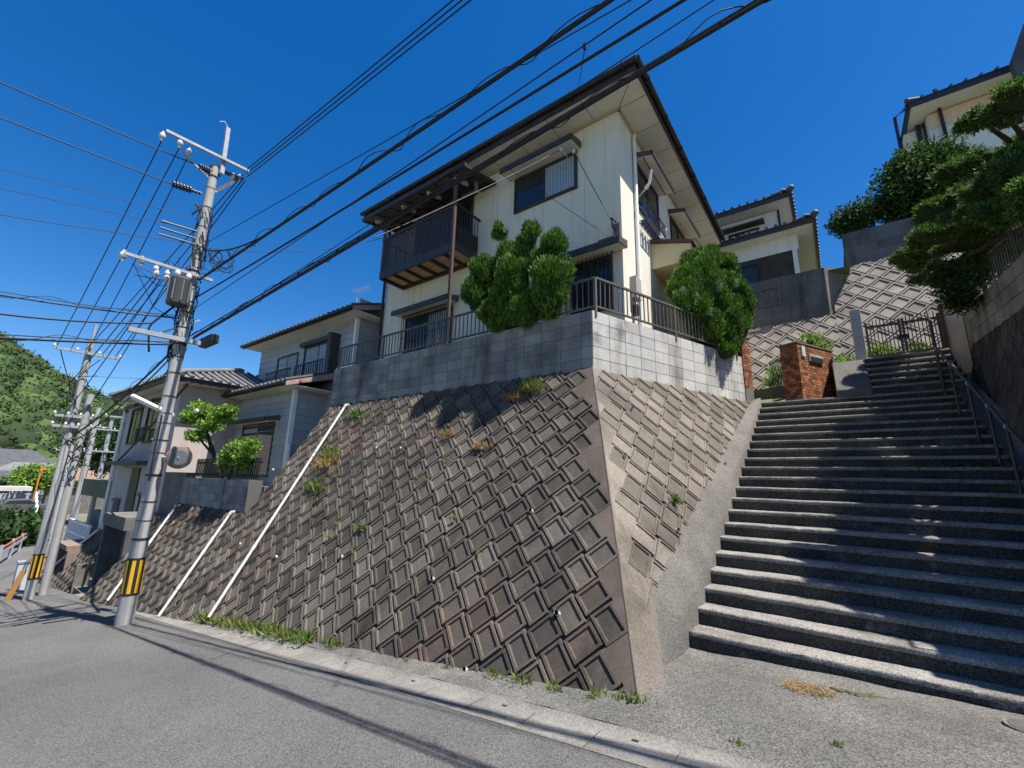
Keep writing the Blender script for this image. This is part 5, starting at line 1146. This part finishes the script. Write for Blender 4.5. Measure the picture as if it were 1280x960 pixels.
# drop: cable tidy wire down the shaft
m_ = MB(); m_.tube([(P0.x+.17, P0.y-.1, z) for z in lin(-.2, 1.1, 6)], .02, 6); m_.build('cable_guard', M['black'], P)
def simple_pole(label, base, top, r0_, r1_, arms, ins=True, name='utility_pole', band_z=None, mt=None):
    base, top = Vector(base), Vector(top); o = thing(name, label, 'utility pole', base)
    m_ = MB(); m_.tube([base-Vector((0,0,.2)), base.lerp(top, .5), top], [r0_, (r0_+r1_)/2, r1_], 14); m_.build('shaft', mt or M['pole'], o, smooth=True)
    for z, y0, y1 in arms:
        c = Vector((base.x+.12, base.y, z)); arm(o, c+Vector((0, y0, 0)), c+Vector((0, y1, 0)), .07)
        if ins:
            for t in np.linspace(y0, y1, 4): insul(o, c+Vector((0, t, .07)), .035)
    if band_z: band(o, base, r0_-.005, *band_z)
    m_ = MB()
    for i in range(14):
        z = base.z+(top.z-base.z)*random.uniform(.55, .95); m_.tube([(base.x+.16, base.y+random.uniform(-.3, .3), z), (base.x+.1, base.y+random.uniform(-.2, .2), z-random.uniform(.1, .5))], .012, 5)
    m_.build('lead_wires', M['cable'], o)
    return o
Q0 = Vector((-17.96, 2.39, -3.48))
a = onx(88, 425, Q0.x)
qa = simple_pole('taller of the far twin concrete poles, with crossarm and yellow-black band', Q0, (Q0.x, Q0.y, 3.85), .12, .085, [(3.42, -.75, .7), (1.5, -.4, .4), (1.2, -.4, .4)], band_z=(-2.95, -2.3))
m_ = MB(); m_.bar((Q0.x+.1, Q0.y, 3.6), (Q0.x+.1, Q0.y+.0, 4.35), .08, .06); m_.build('top_bracket', M['galv'], qa)
simple_pole('shorter of the far twin poles standing close behind the taller one', (-18.6, 2.75, -3.6), (-18.6, 2.75, 2.3), .11, .09, [])
p = onx(97, 625, -34); simple_pole('third concrete pole farther down the road', (-34, p.y, -4.8), (-34, p.y, onx(135, 498, -34).z-.6), .18, .12, [(2.4, -.6, .6)])
p = onx(118, 622, -30); simple_pole('slim steel pole with many crossarms before the pinkish house', (-30, p.y, -4.6), (-30, p.y, onx(146, 520, -30).z), .12, .08, [(2.0, -.7, .6), (.9, -.8, .5), (2.7, -.3, .9)], mt=M['galv'])
p = onx(80, 600, -45); simple_pole('distant slim concrete pole among the far houses', (-45, p.y, -5.0), (-45, p.y, 2.0), .16, .11, [(1.3, -.8, .8)])
# ------------------------------------------------------------------ wires
def wire(label, p, q, sag=.1, r=.011, group='overhead cables', lash=False, mt=None, n=20, ext=0.0):
    p, q = Vector(p), Vector(q); q = q+(q-p)*ext
    pts = [p.lerp(q, i/n)+Vector((0, 0, -sag*4*(i/n)*(1-i/n))) for i in range(n+1)]
    loc = pts[0]
    o = thing('overhead_cable', label, 'cable', loc, group)
    m_ = MB(); m_.tube(pts, r, 6); m_.build('conductor', mt or M['cable'], o, smooth=True)
    if lash:
        L = (q-p).length; N = int(L*9); ring = []
        d = (q-p).normalized(); s_ = d.cross(Vector((0,0,1))).normalized(); ph = random.uniform(0, 6)
        for i in range(N+1):
            t = i/N; c = p.lerp(q, t)+Vector((0, 0, -sag*4*t*(1-t)+.035)); a = ph+t*L*2*math.pi/1.05; rr_ = .03+.05*max(0, math.sin(a*.5+1.1*math.sin(a*.23)))
            ring.append(c+s_*math.cos(a)*rr_+Vector((0, 0, math.sin(a)*rr_+.015)))
        m_ = MB(); m_.tube(ring, .006, 5); m_.build('lashing_wire', M['cable'], o, smooth=True)
        m_ = MB(); m_.tube([x+Vector((0, .015, .06)) for x in pts], r*.45, 5); m_.build('messenger_wire', M['cable'], o, smooth=True)
    return o
gR = 'high-voltage lines running up right from the near pole'
for k_, (u0_, v0_, u1_) in enumerate(((306, 214, 565), (308, 217, 576), (309, 221, 587))):
    a = onP(u0_, v0_); b = ony(u1_, 0, 3.6); wire('thin black high-voltage line running up right from the pole top', a, b, .02, .011, gR, ext=1.2)
    wire('thin black high-voltage line running from the near pole down to the far pole', onP(u0_-2, v0_+4), Vector((Q0.x+.12, Q0.y+(-.1, .3, .6)[k_], 3.5)), .05, .011, 'lines between near and far pole')
a, b = onP(249, 350), ony(755, 0, 2.95); wire('thick lashed telephone cable bundle, upper one across the blue sky', a, b, .06, .019, lash=True, ext=.9)
a, b = onP(240, 424), ony(945, 0, 3.55); wire('thick lashed cable bundle, lower one crossing the cream house eave', a, b, .05, .021, lash=True, ext=.9)
a, b = onP(238, 420), ony(938, 0, 3.6); wire('second cable just above the lower lashed bundle', a, b, .04, .012, ext=.9)
a, b = onP(245, 372), ony(838, 0, 2.85); wire('single black cable between the two lashed bundles', a, b, .08, .015, ext=.9)
a, b = onP(243, 386), ony(805, 0, 2.9); wire('thin wire running just left of the single black cable', a, b, .05, .007, ext=.9)
a, b = onP(254, 306), ony(780, 0, 3.4); wire('thin wire with a pale joint right of the upper lashed bundle', a, b, .05, .007, ext=.9)
a, b = onP(238, 425), ony(885, 0, 3.4); wire('fine wire passing just above the cream house eave corner', a, b, .04, .006, ext=.9)
a = onP(256, 312); b = onP(249, 350).lerp(ony(755, 0, 2.95), .30)+Vector((0, 0, .02-.06*4*.16*.84*.5)); wire('curved black lead joining the upper lashed bundle near the pole', a, b, .12, .016)
# drops to houses
wire('service drop wire to the upper left corner of the cream house', onP(256, 310), ony(480, 297, 7.0), .25, .008)
wire('service drop wire to the insulators over the upper window', ony(469, 297, 2.95), ony(701, 187, 7.35), .05, .009)
wire('service wire hanging from the window insulators to the wall corner bracket', ony(718, 190, 7.35), ony(767, 280, 7.63), .03, .009)
wire('thin wire slanting from the eave bundle across the wall to the corner box', ony(628, 205, 7.3), ony(765, 298, 7.72), .02, .006)
a = ony(731, 60, 3.3); wire('short hanging lead dropping from the cable toward the eave', a, ony(723, 110, 7.0), 0, .006)
o = tag(MB().box(a.x-.014, a.x+.014, a.y-.014, a.y+.014, a.z-.02, a.z+.05).build('cable_clamp', M['black'], loc=a), 'small black clamp on the cable above the eave', 'clamp')
# cross-street lines to the left
gL = 'lines crossing the street to the left of the near pole'
for (u0_, v0_, v1_, r) in ((250, 208, 101, .012), (218, 231, 145, .012)): wire('black strain-insulated line crossing the street at upper left', onP(u0_, v0_), onx(0, v1_, P0.x), .03, r, gL, ext=1.0)
for (u0_, v0_, v1_, r) in ((240, 270, 208, .006), (238, 285, 232, .006), (232, 303, 265, .007)): wire('fine line crossing the street at left below the strain lines', onP(u0_, v0_), onx(0, v1_, P0.x), .05, r, 'fine lines crossing the street', ext=1.0)
wire('upper looped cable crossing the street at left', onP(226, 398), onx(0, 360, P0.x), .12, .016, ext=.8, lash=True)
wire('lower drooping cable crossing the street at left', onP(190, 404), onx(0, 381, P0.x), .16, .018, ext=.8)
wire('lashed cable crossing the street at left under the third crossarm', onP(232, 431), onx(0, 418, P0.x), .06, .022, ext=.8, lash=True)
# near pole to far pole
gP = 'lines between near and far pole'
for k_, (u0_, v0_, y, z) in enumerate(((203, 174, -.7, 3.5), (225, 183, -.4, 3.5), (236, 194, -.05, 3.5), (195, 348, -.6, 1.6), (200, 350, -.2, 1.55), (209, 352, .2, 1.6))):
    wire('thin black high-voltage line running from the near pole down to the far pole', onP(u0_, v0_), (Q0.x+.12, Q0.y+y, z), .10, .010, gP)
wire('sloping lashed cable from the near pole toward the far twin poles', onP(216, 438), (Q0.x, Q0.y+.1, .95), .15, .018, lash=True)
wire('second sloping cable from the near pole toward the far twin poles', onP(226, 434), (Q0.x, Q0.y+.1, .75), .2, .014)
wire('low heavy cable passing behind the street lamp to the far poles', onP(236, 478), (Q0.x-16, 6.0, -.6), .25, .03)
wire('cable between the twin poles and the third pole', (Q0.x, Q0.y, .9), (-34, 5.9, 1.0), .3, .02)
wire('thin cable between the far pole crossarm and the third pole', (Q0.x, Q0.y-.6, 3.4), (-34, 5.2, 2.6), .3, .014)
wire('lower cable between the twin poles and the third pole', (Q0.x, Q0.y, .5), (-34, 5.9, .4), .3, .02)
wire('thin horizontal service wire passing behind the near pole to the siding house', ony(113, 470, 5), ony(330, 470, 8), .15, .008)
# ------------------------------------------------------------------ distance: hill with forest, far houses, car, verge
TH = [(-40, 62), (-20, 60), (-8, 56), (0, 49.5), (2, 46), (5.3, 36), (7.6, 31.2), (10, 26), (17.3, 20), (25, 15), (40, 8), (70, 5)]
def hillH(th):
    for (a, ha), (b, hb) in zip(TH, TH[1:]):
        if a <= th <= b: return ha+(hb-ha)*(th-a)/(b-a)
    return 5
def hz(d, th):
    k_ = min(1, max(0, (d-105)/150)); k_ = k_*k_*(3-2*k_); return -5.6+(hillH(th)+3)*k_*(1 if d < 255 else max(.3, 1-(d-255)/300))
mb = MB(); ds = [95, 105, 120, 140, 160, 180, 200, 220, 240, 255, 280, 320, 380]; ths = list(range(-40, 71, 3))
for d in ds:
    for th in ths: mb.v.append((-d*math.cos(R(th)), d*math.sin(R(th)), hz(d, th)))
nth = len(ths)
for i in range(len(ds)-1):
    for j in range(nth-1): mb.f.append((i*nth+j, (i+1)*nth+j, (i+1)*nth+j+1, i*nth+j+1)); mb.m.append(0); mb.t.append(.5)
tag(mb.build('hill', mat('hill_floor', (.03, .05, .018), .95, (.05, .07, .025), .03), smooth=True), kind='structure')
Vs, Fs, Ts = [], [], []; k_ = 0
bu, bv = [], []
for i in range(6):
    for j in range(9): bu.append((math.sin(math.pi*i/8)*math.cos(2*math.pi*j/9), math.sin(math.pi*i/8)*math.sin(2*math.pi*j/9), math.cos(math.pi*i/8)))
bu = np.array(bu); bf = np.array([(i*9+j, (i+1)*9+j, (i+1)*9+(j+1) % 9, i*9+(j+1) % 9) for i in range(5) for j in range(9)])
for c in range(2600):
    th = random.uniform(-6, 32); d = 108+150*random.random()**.85; x, y, z = -d*math.cos(R(th)), d*math.sin(R(th)), hz(d, th)
    r = random.uniform(2.0, 4.4); n = 90; u = sphere_pts(n); u[:, 2] = np.abs(u[:, 2])*1.0-.25; rad = r*(1+.25*RNG.normal(size=n))
    P = np.array([x, y, z+r*.55])+u*rad[:, None]*np.array([1, 1, .85]); D = u*.6+RNG.normal(size=(n, 3))*.6
    tn = random.random()**1.4
    V, F, T = sprigs(P, D, RNG.uniform(.5, 1.15, n), RNG.uniform(.4, .8, n), np.clip(tn+RNG.normal(size=n)*.13, 0, 1)); Vs.append(V); Fs.append(F+k_); Ts.append(T); k_ += len(V)
    V = np.array([x, y, z+r*.5])+bu*(r*.88*(1+.13*RNG.normal(size=len(bu))))[:, None]*np.array([1, 1, .85]); Vs.append(V); Fs.append(bf+k_); Ts.append(np.full(len(bf), tn*.8)); k_ += len(V)
o = build_np('forest', np.concatenate(Vs), np.concatenate(Fs), np.concatenate(Ts), M['forest']); tag(o, 'dense broadleaf forest covering the green hill at the far left', 'forest', kind='stuff')
mb = MB()
p = onx(84, 490, -330); q = onx(84, 462, -330)
o = thing('transmission_tower', 'tiny lattice power pylon on the skyline behind the hill', 'pylon', p)
w0 = 2.2; h = q.z-p.z+8
for sx in (-1, 1):
    for sy in (-1, 1): mb.tube([(p.x+sx*w0, p.y+sy*w0, p.z-8), (p.x+sx*.4, p.y+sy*.4, q.z)], .15, 4)
for i in range(6):
    t = i/6; ww = w0*(1-t)+.4*t; z = p.z-8+h*t; mb.tube([(p.x, p.y-ww, z), (p.x, p.y+ww, z+h/6)], .12, 4); mb.tube([(p.x, p.y+ww, z), (p.x, p.y-ww, z+h/6)], .12, 4)
mb.build('lattice_body', M['galv'], o)
mb = MB()
for t in (.7, .82, .94): z = p.z-8+h*t; mb.tube([(p.x, p.y-3.6, z), (p.x, p.y+3.6, z)], .15, 4)
mb.build('lattice_arm', M['galv'], o)
def farhouse(label, u, v, d, w_, dp, h, rf, wall, roofm, rot=0):
    p = onx(u, v, -d); o = thing('far_house', label, 'house', (p.x, p.y, -5.6)); z0_ = -5.6; x0_, y0_ = p.x, p.y
    m_ = MB(); m_.box(x0_-dp, x0_, y0_-w_/2, y0_+w_/2, z0_, p.z-rf); m_.build('wall', wall, o)
    m_ = MB(); e = .6; ym = y0_; zb, zt_ = p.z-rf, p.z
    m_.add([(x0_+e, y0_-w_/2-e, zb), (x0_+e, y0_+w_/2+e, zb), (x0_-dp-e, y0_+w_/2+e, zb), (x0_-dp-e, y0_-w_/2-e, zb), (x0_-dp/2, y0_-w_/4, zt_), (x0_-dp/2, y0_+w_/4, zt_)], [(0,1,5,4), (1,2,5), (2,3,4,5), (3,0,4), (3,2,1,0)]); m_.build('roof', roofm, o)
    for i in range(3):
        y = y0_-w_/2+(i+.5)*w_/3; m_ = MB(); m_.box(x0_-.02, x0_+.04, y-.6, y+.6, zb-1.7, zb-.5); m_.build('window', M['glass'], o)
    return o
farhouse('far house with broad dark grey roof at the left edge', 12, 560, 95, 11, 9, 5, 2.6, M['cream'], M['roof'])
farhouse('far small house with a blue-grey roof below the forest', 42, 578, 85, 6, 6, 4, 1.3, M['sidew'], M['tile'])
farhouse('far low house with dark roof right of the blue-grey one', 62, 585, 100, 8, 8, 4, 1.8, M['wood'], M['roof'])
farhouse('far house with a weathered brown roof beyond the poles', 105, 582, 80, 8, 8, 4, 2.0, M['curb'], mat('brown_roof', (.20, .13, .10), .8))
farhouse('far flat-roofed shed behind the parked car', 8, 588, 78, 7, 5, 3, .8, M['siding'], M['roof'])
p = onx(14, 612, -70)
o = thing('carport', 'white carport roof over a parked car at far left', 'carport', (p.x, p.y, -5.6)); mb = MB(); mb.box(-73, -69, p.y-4, p.y+1.4, p.z-.1, p.z+.3); mb.build('roof_panel', M['pipe'], o)
for y in (p.y-3.8, p.y+1.2): mb = MB(); mb.box(-69.3, -69.1, y-.1, y+.1, -5.6, p.z-.1); mb.build('post', M['galv'], o)
# car
p = onx(16, 640, -66); cz_ = p.z-.2
o = thing('parked_car', 'small dark parked car under the white carport', 'car', (p.x, p.y, cz_))
cx_, cy_ = p.x, p.y
prof = [(-2.1, .35), (-2.1, .75), (-1.7, .95), (-1.0, 1.0), (-.5, 1.42), (.9, 1.45), (1.6, 1.0), (2.1, .9), (2.15, .35)]
mb = MB(); mb.prism([(cx_-.8, cy_+a, cz_+b) for a, b in prof], (1.6, 0, 0)); bd = mb.build('body', mat('car_paint', (.10, .09, .10), .25), o, bevel=.08)
mb = MB(); mb.prism([(cx_+.805, cy_+a, cz_+b) for a, b in ((-.85, 1.02), (-.42, 1.34), (.85, 1.36), (1.3, 1.02))], (.01, 0, 0)); mb.build('side_window', M['glass'], o)
for a in (-1.3, 1.3): mb = MB(); mb.tube([(cx_+.65, cy_+a, cz_+.33), (cx_+.85, cy_+a, cz_+.33)], .33, 14); mb.build('wheel', M['black'], o)
# roadside at far left
pb = onx(15, 655, -46)
leafy('roadside_bush', 'dense dark green bush filling the bend at the left edge', [((-46, pb.y-2.2, pb.z-.3), 1.9, (1,1.3,.9)), ((-45.5, pb.y-.2, pb.z-.4), 1.5, (1,1.1,.9)), ((-47, pb.y+.9, pb.z-.5), 1.2, (1,1,.9)), ((-46, pb.y-4.4, pb.z-.2), 2.0, (1,1.2,.9))], (-46, pb.y-1, -5.2), 60, .35, .2, M['leafd'], core=.8)
leafy('roadside_bush', 'lighter green bush beyond the road near the orange sign', [(tuple(onx(55, 598, -75)), 1.7, (1,1.6,.8)), (tuple(onx(44, 594, -76)), 1.4, (1,1.3,.8))], (-75, 10, -5.3), 40, .4, .2, M['leafy'], core=.7)
leafy('roadside_tree', 'dark spreading tree between far roofs left of the pinkish house', [(tuple(onx(150, 555, -60)), 2.6, (1,1.3,.9)), (tuple(onx(160, 565, -60)), 2.4, (1,1.3,.9)), (tuple(onx(132, 572, -62)), 1.6, (1,1.3,.9))], (-60, 22, -5), 70, .38, .2, M['leafd'], 'tree', core=.85)
o = thing('guard_rail', 'white and red low guard rail along the bend below the bush', 'guard rail', (-42, 3.3, -5))
g0, g1 = onx(0, 692, -34), onx(44, 664, -50)
mb = MB(); mb.bar(g0, g1, .08, .16); mb.build('white_beam', M['pipe'], o); mb = MB(); mb.bar(g0+Vector((0, 0, .24)), g1+Vector((0, 0, .24)), .08, .08); mb.build('red_beam', M['red'], o)
for t in (0, .25, .5, .75, 1): c = g0.lerp(g1, t); mb = MB(); mb.bar(c+Vector((0,0,-1)), c+Vector((0,0,.4)), .12, .12, up=(1,0,0)); mb.build('post', M['galv'], o)
o = thing('guard_rail', 'white fence posts climbing beside the far road', 'guard rail', (-60, 6, -5))
g0, g1 = onx(45, 662, -52), onx(44, 612, -80)
mb = MB()
for i in range(9): c = g0.lerp(g1, i/8); mb.box(c.x-.12, c.x+.12, c.y-.12, c.y+.12, c.z-1.2, c.z+.5)
mb.build('post', M['white'], o); mb = MB(); mb.bar(g0+Vector((0,0,.4)), g1+Vector((0,0,.4)), .12, .14); mb.bar(g0, g1, .12, .14); mb.build('beam', M['white'], o)
p = onx(46, 608, -72); o = thing('road_sign', 'small orange warning post sign by the far road', 'sign', p)
mb = MB(); mb.tube([(p.x, p.y, -5.5), (p.x, p.y, p.z+2.2)], .08, 6); mb.build('post', M['orange'], o); mb = MB(); mb.bar((p.x+.1, p.y-.05, p.z+1.7), (p.x+.1, p.y+.35, p.z+2.0), .06, .18); mb.build('board', M['orange'], o)
p = rzp_(28, 738); o = thing('roadside_cabinet', 'small pale grey box at the road edge beside the twin poles', 'cabinet', p)
mb = MB(); mb.box(p.x-.15, p.x+.15, p.y-.25, p.y+.2, p.z-.1, p.z+.85); mb.build('case', mat('pale_blue_grey', (.42, .47, .50), .6), o, bevel=.02); mb = MB(); mb.box(p.x-.17, p.x+.17, p.y-.27, p.y+.22, p.z+.85, p.z+.9); mb.build('lid', M['galv'], o)
o = thing('pole_guard', 'leaning orange-brown guard board at the foot of the twin poles', 'guard board', (-18.3, 2.1, -3.5)); mb = MB(); mb.bar((-18.35, 2.05, -3.5), (-18.3, 2.22, -2.75), .12, .04, up=(1,0,0)); mb.build('board', mat('guard_wood', (.36, .19, .06), .7), o)
# ------------------------------------------------------------------ weeds
def weed(label, p, n, L, W, mt, group, up=1.0, spread=.05, nrm=None):
    p = Vector(p); N_ = nrm or Vector((0, 0, 1))
    P = np.array(p)+np.stack([RNG.normal(size=n)*spread, RNG.normal(size=n)*spread*.5, RNG.normal(size=n)*spread*.25], 1)
    if nrm is not None:
        dn = (P-np.array(p))@np.array(nrm); P = P-dn[:, None]*np.array(nrm)
    D = RNG.normal(size=(n, 3))*.6+np.array(N_)*.6+np.array([0, 0, up])
    V, F, T = sprigs(P, D, L*RNG.uniform(.4, 1.3, n), W*RNG.uniform(.6, 1.4, n), RNG.uniform(0, 1, n))
    return tag(build_np('weed', V, F, T, mt, loc=p), label, 'weed', group)
gW = 'small weeds sprouting from the joints of the leaning wall'
for u, v, s in ((450, 661, 1.0), (558, 575, .6), (505, 575, .6), (420, 595, .8), (398, 628, .9), (568, 650, .6), (422, 655, .5), (445, 575, .6), (352, 742, .6), (412, 672, .5), (521, 600, .5), (610, 560, .5), (535, 600, .5), (440, 690, .5), (350, 690, .5), (600, 690, .4), (452, 662, .8), (628, 590, .4)):
    weed('small green weed sprouting from a joint of the leaning block wall', pl(u, v)+Nf*.01, int(34*s), .09*s+.02, .022, M['grass'], gW, spread=.05*s+.01, nrm=Nf)
for u, v, s, lab in ((665, 489, 2.2, 'big yellowish tuft of grass under the block wall corner'), (640, 500, 1.5, 'straggling dry tuft left of the big grass tuft'), (560, 545, 1.2, 'thin grass tuft in the bush shadow on the wall')):
    weed(lab, pl(u, v)+Nf*.01, int(130*s), .10*s, .012, M['grass'] if s > 2 else M['dry'], 'grass tufts near the wall top', spread=.06*s, nrm=Nf)
for u, v, s, lab, mt in ((395, 610, 3.0, 'bright trailing weeds along the long drain pipe', M['grass']), (408, 580, 3.2, 'wide patch of wild grass beside the upper drain pipe', M['dry']), (415, 568, 3.0, 'greenish grass patch below the shadowed block wall', M['grass']), (445, 520, 2.5, 'shaded weeds at the foot of the block wall left end', M['leafj']), (600, 560, 1.5, 'dry tuft near the middle top of the leaning wall', M['dry'])):
    weed(lab, pl(u, v)+Nf*.01, int(70*s), .05*s, .02, mt, 'weed patches on the upper left of the leaning wall', spread=.07*s, nrm=Nf)
for u, v, s in ((843, 628, 1.0),): weed('lone green weed on the pale side face of the wall beside the stairs', pl(u, v, Nr)+Nr*.01, 70, .10, .022, M['grass'], 'weeds on the side face', spread=.04, nrm=Nr)
gB = 'small weeds along the foot of the leaning wall'
for (u, v, s) in ((620, 852, .9), (655, 862, 1.1), (695, 872, .8), (750, 882, .9), (795, 886, 1.0), (775, 885, .7), (420, 808, 1.3), (415, 806, 1.0), (560, 838, .4), (510, 832, .4)):
    p = pl(u, v); p.z = rz(p.x)+.05; weed('small green weed at the foot of the leaning wall', p+Vector((0, -.03, 0)), int(50*s), .08*s, .018, M['grass'], gB, spread=.06*s)
for (u, v, s) in ((925, 942, 1.0), (1049, 958, .8)):
    p = onz(u, v, -1.78); p.z = fz(p.x, p.y); weed('tiny green weed in the gutter joint at the bottom edge', p, 45, .03, .010, M['grass'], 'weeds in the gutter joint', spread=.024)
n = 1700; P = np.zeros((n, 3)); x = RNG.uniform(-9.6, -6.5, n); x = np.where(RNG.random(n) < .15, RNG.uniform(-6.6, -6.1, n), x)
for i in range(n):
    zb = rz(x[i])+.06; P[i] = (x[i], 3.62+.045*(x[i]+9)*.5+abs(RNG.normal())*-.09+.03, zb)
D = RNG.normal(size=(n, 3))*.5+np.array([0, -.2, 1.0]); clump = .5+.5*np.sin(x*4.3)*np.sin(x*9.7+1)
V, F, T = sprigs(P, D, RNG.uniform(.05, .16, n)*(.6+.8*clump), RNG.uniform(.012, .028, n), RNG.uniform(0, 1, n))
tag(build_np('grass_strip', V, F, T, M['grass']), 'strip of green grass and weeds along the wall foot below the drain pipes', 'grass', kind='stuff')

# creeping weeds on a shaded step and dry litter at the foot of walls
n = 260; x = RNG.uniform(.85, 1.8, n); y = 8.42+RNG.uniform(-.02, .18, n); P = np.stack([x, y, np.full(n, Z0+12*RS+.004)], 1)
D = RNG.normal(size=(n, 3))*.8+np.array([0, -.2, .7]); V, F, T = sprigs(P, D, RNG.uniform(.03, .08, n), RNG.uniform(.012, .026, n), RNG.uniform(0, 1, n))
tag(build_np('weed', V, F, T, M['leafd'], loc=(1.3, 8.45, Z0+12*RS)), 'row of creeping weeds along a shaded step near the handrail', 'weed')
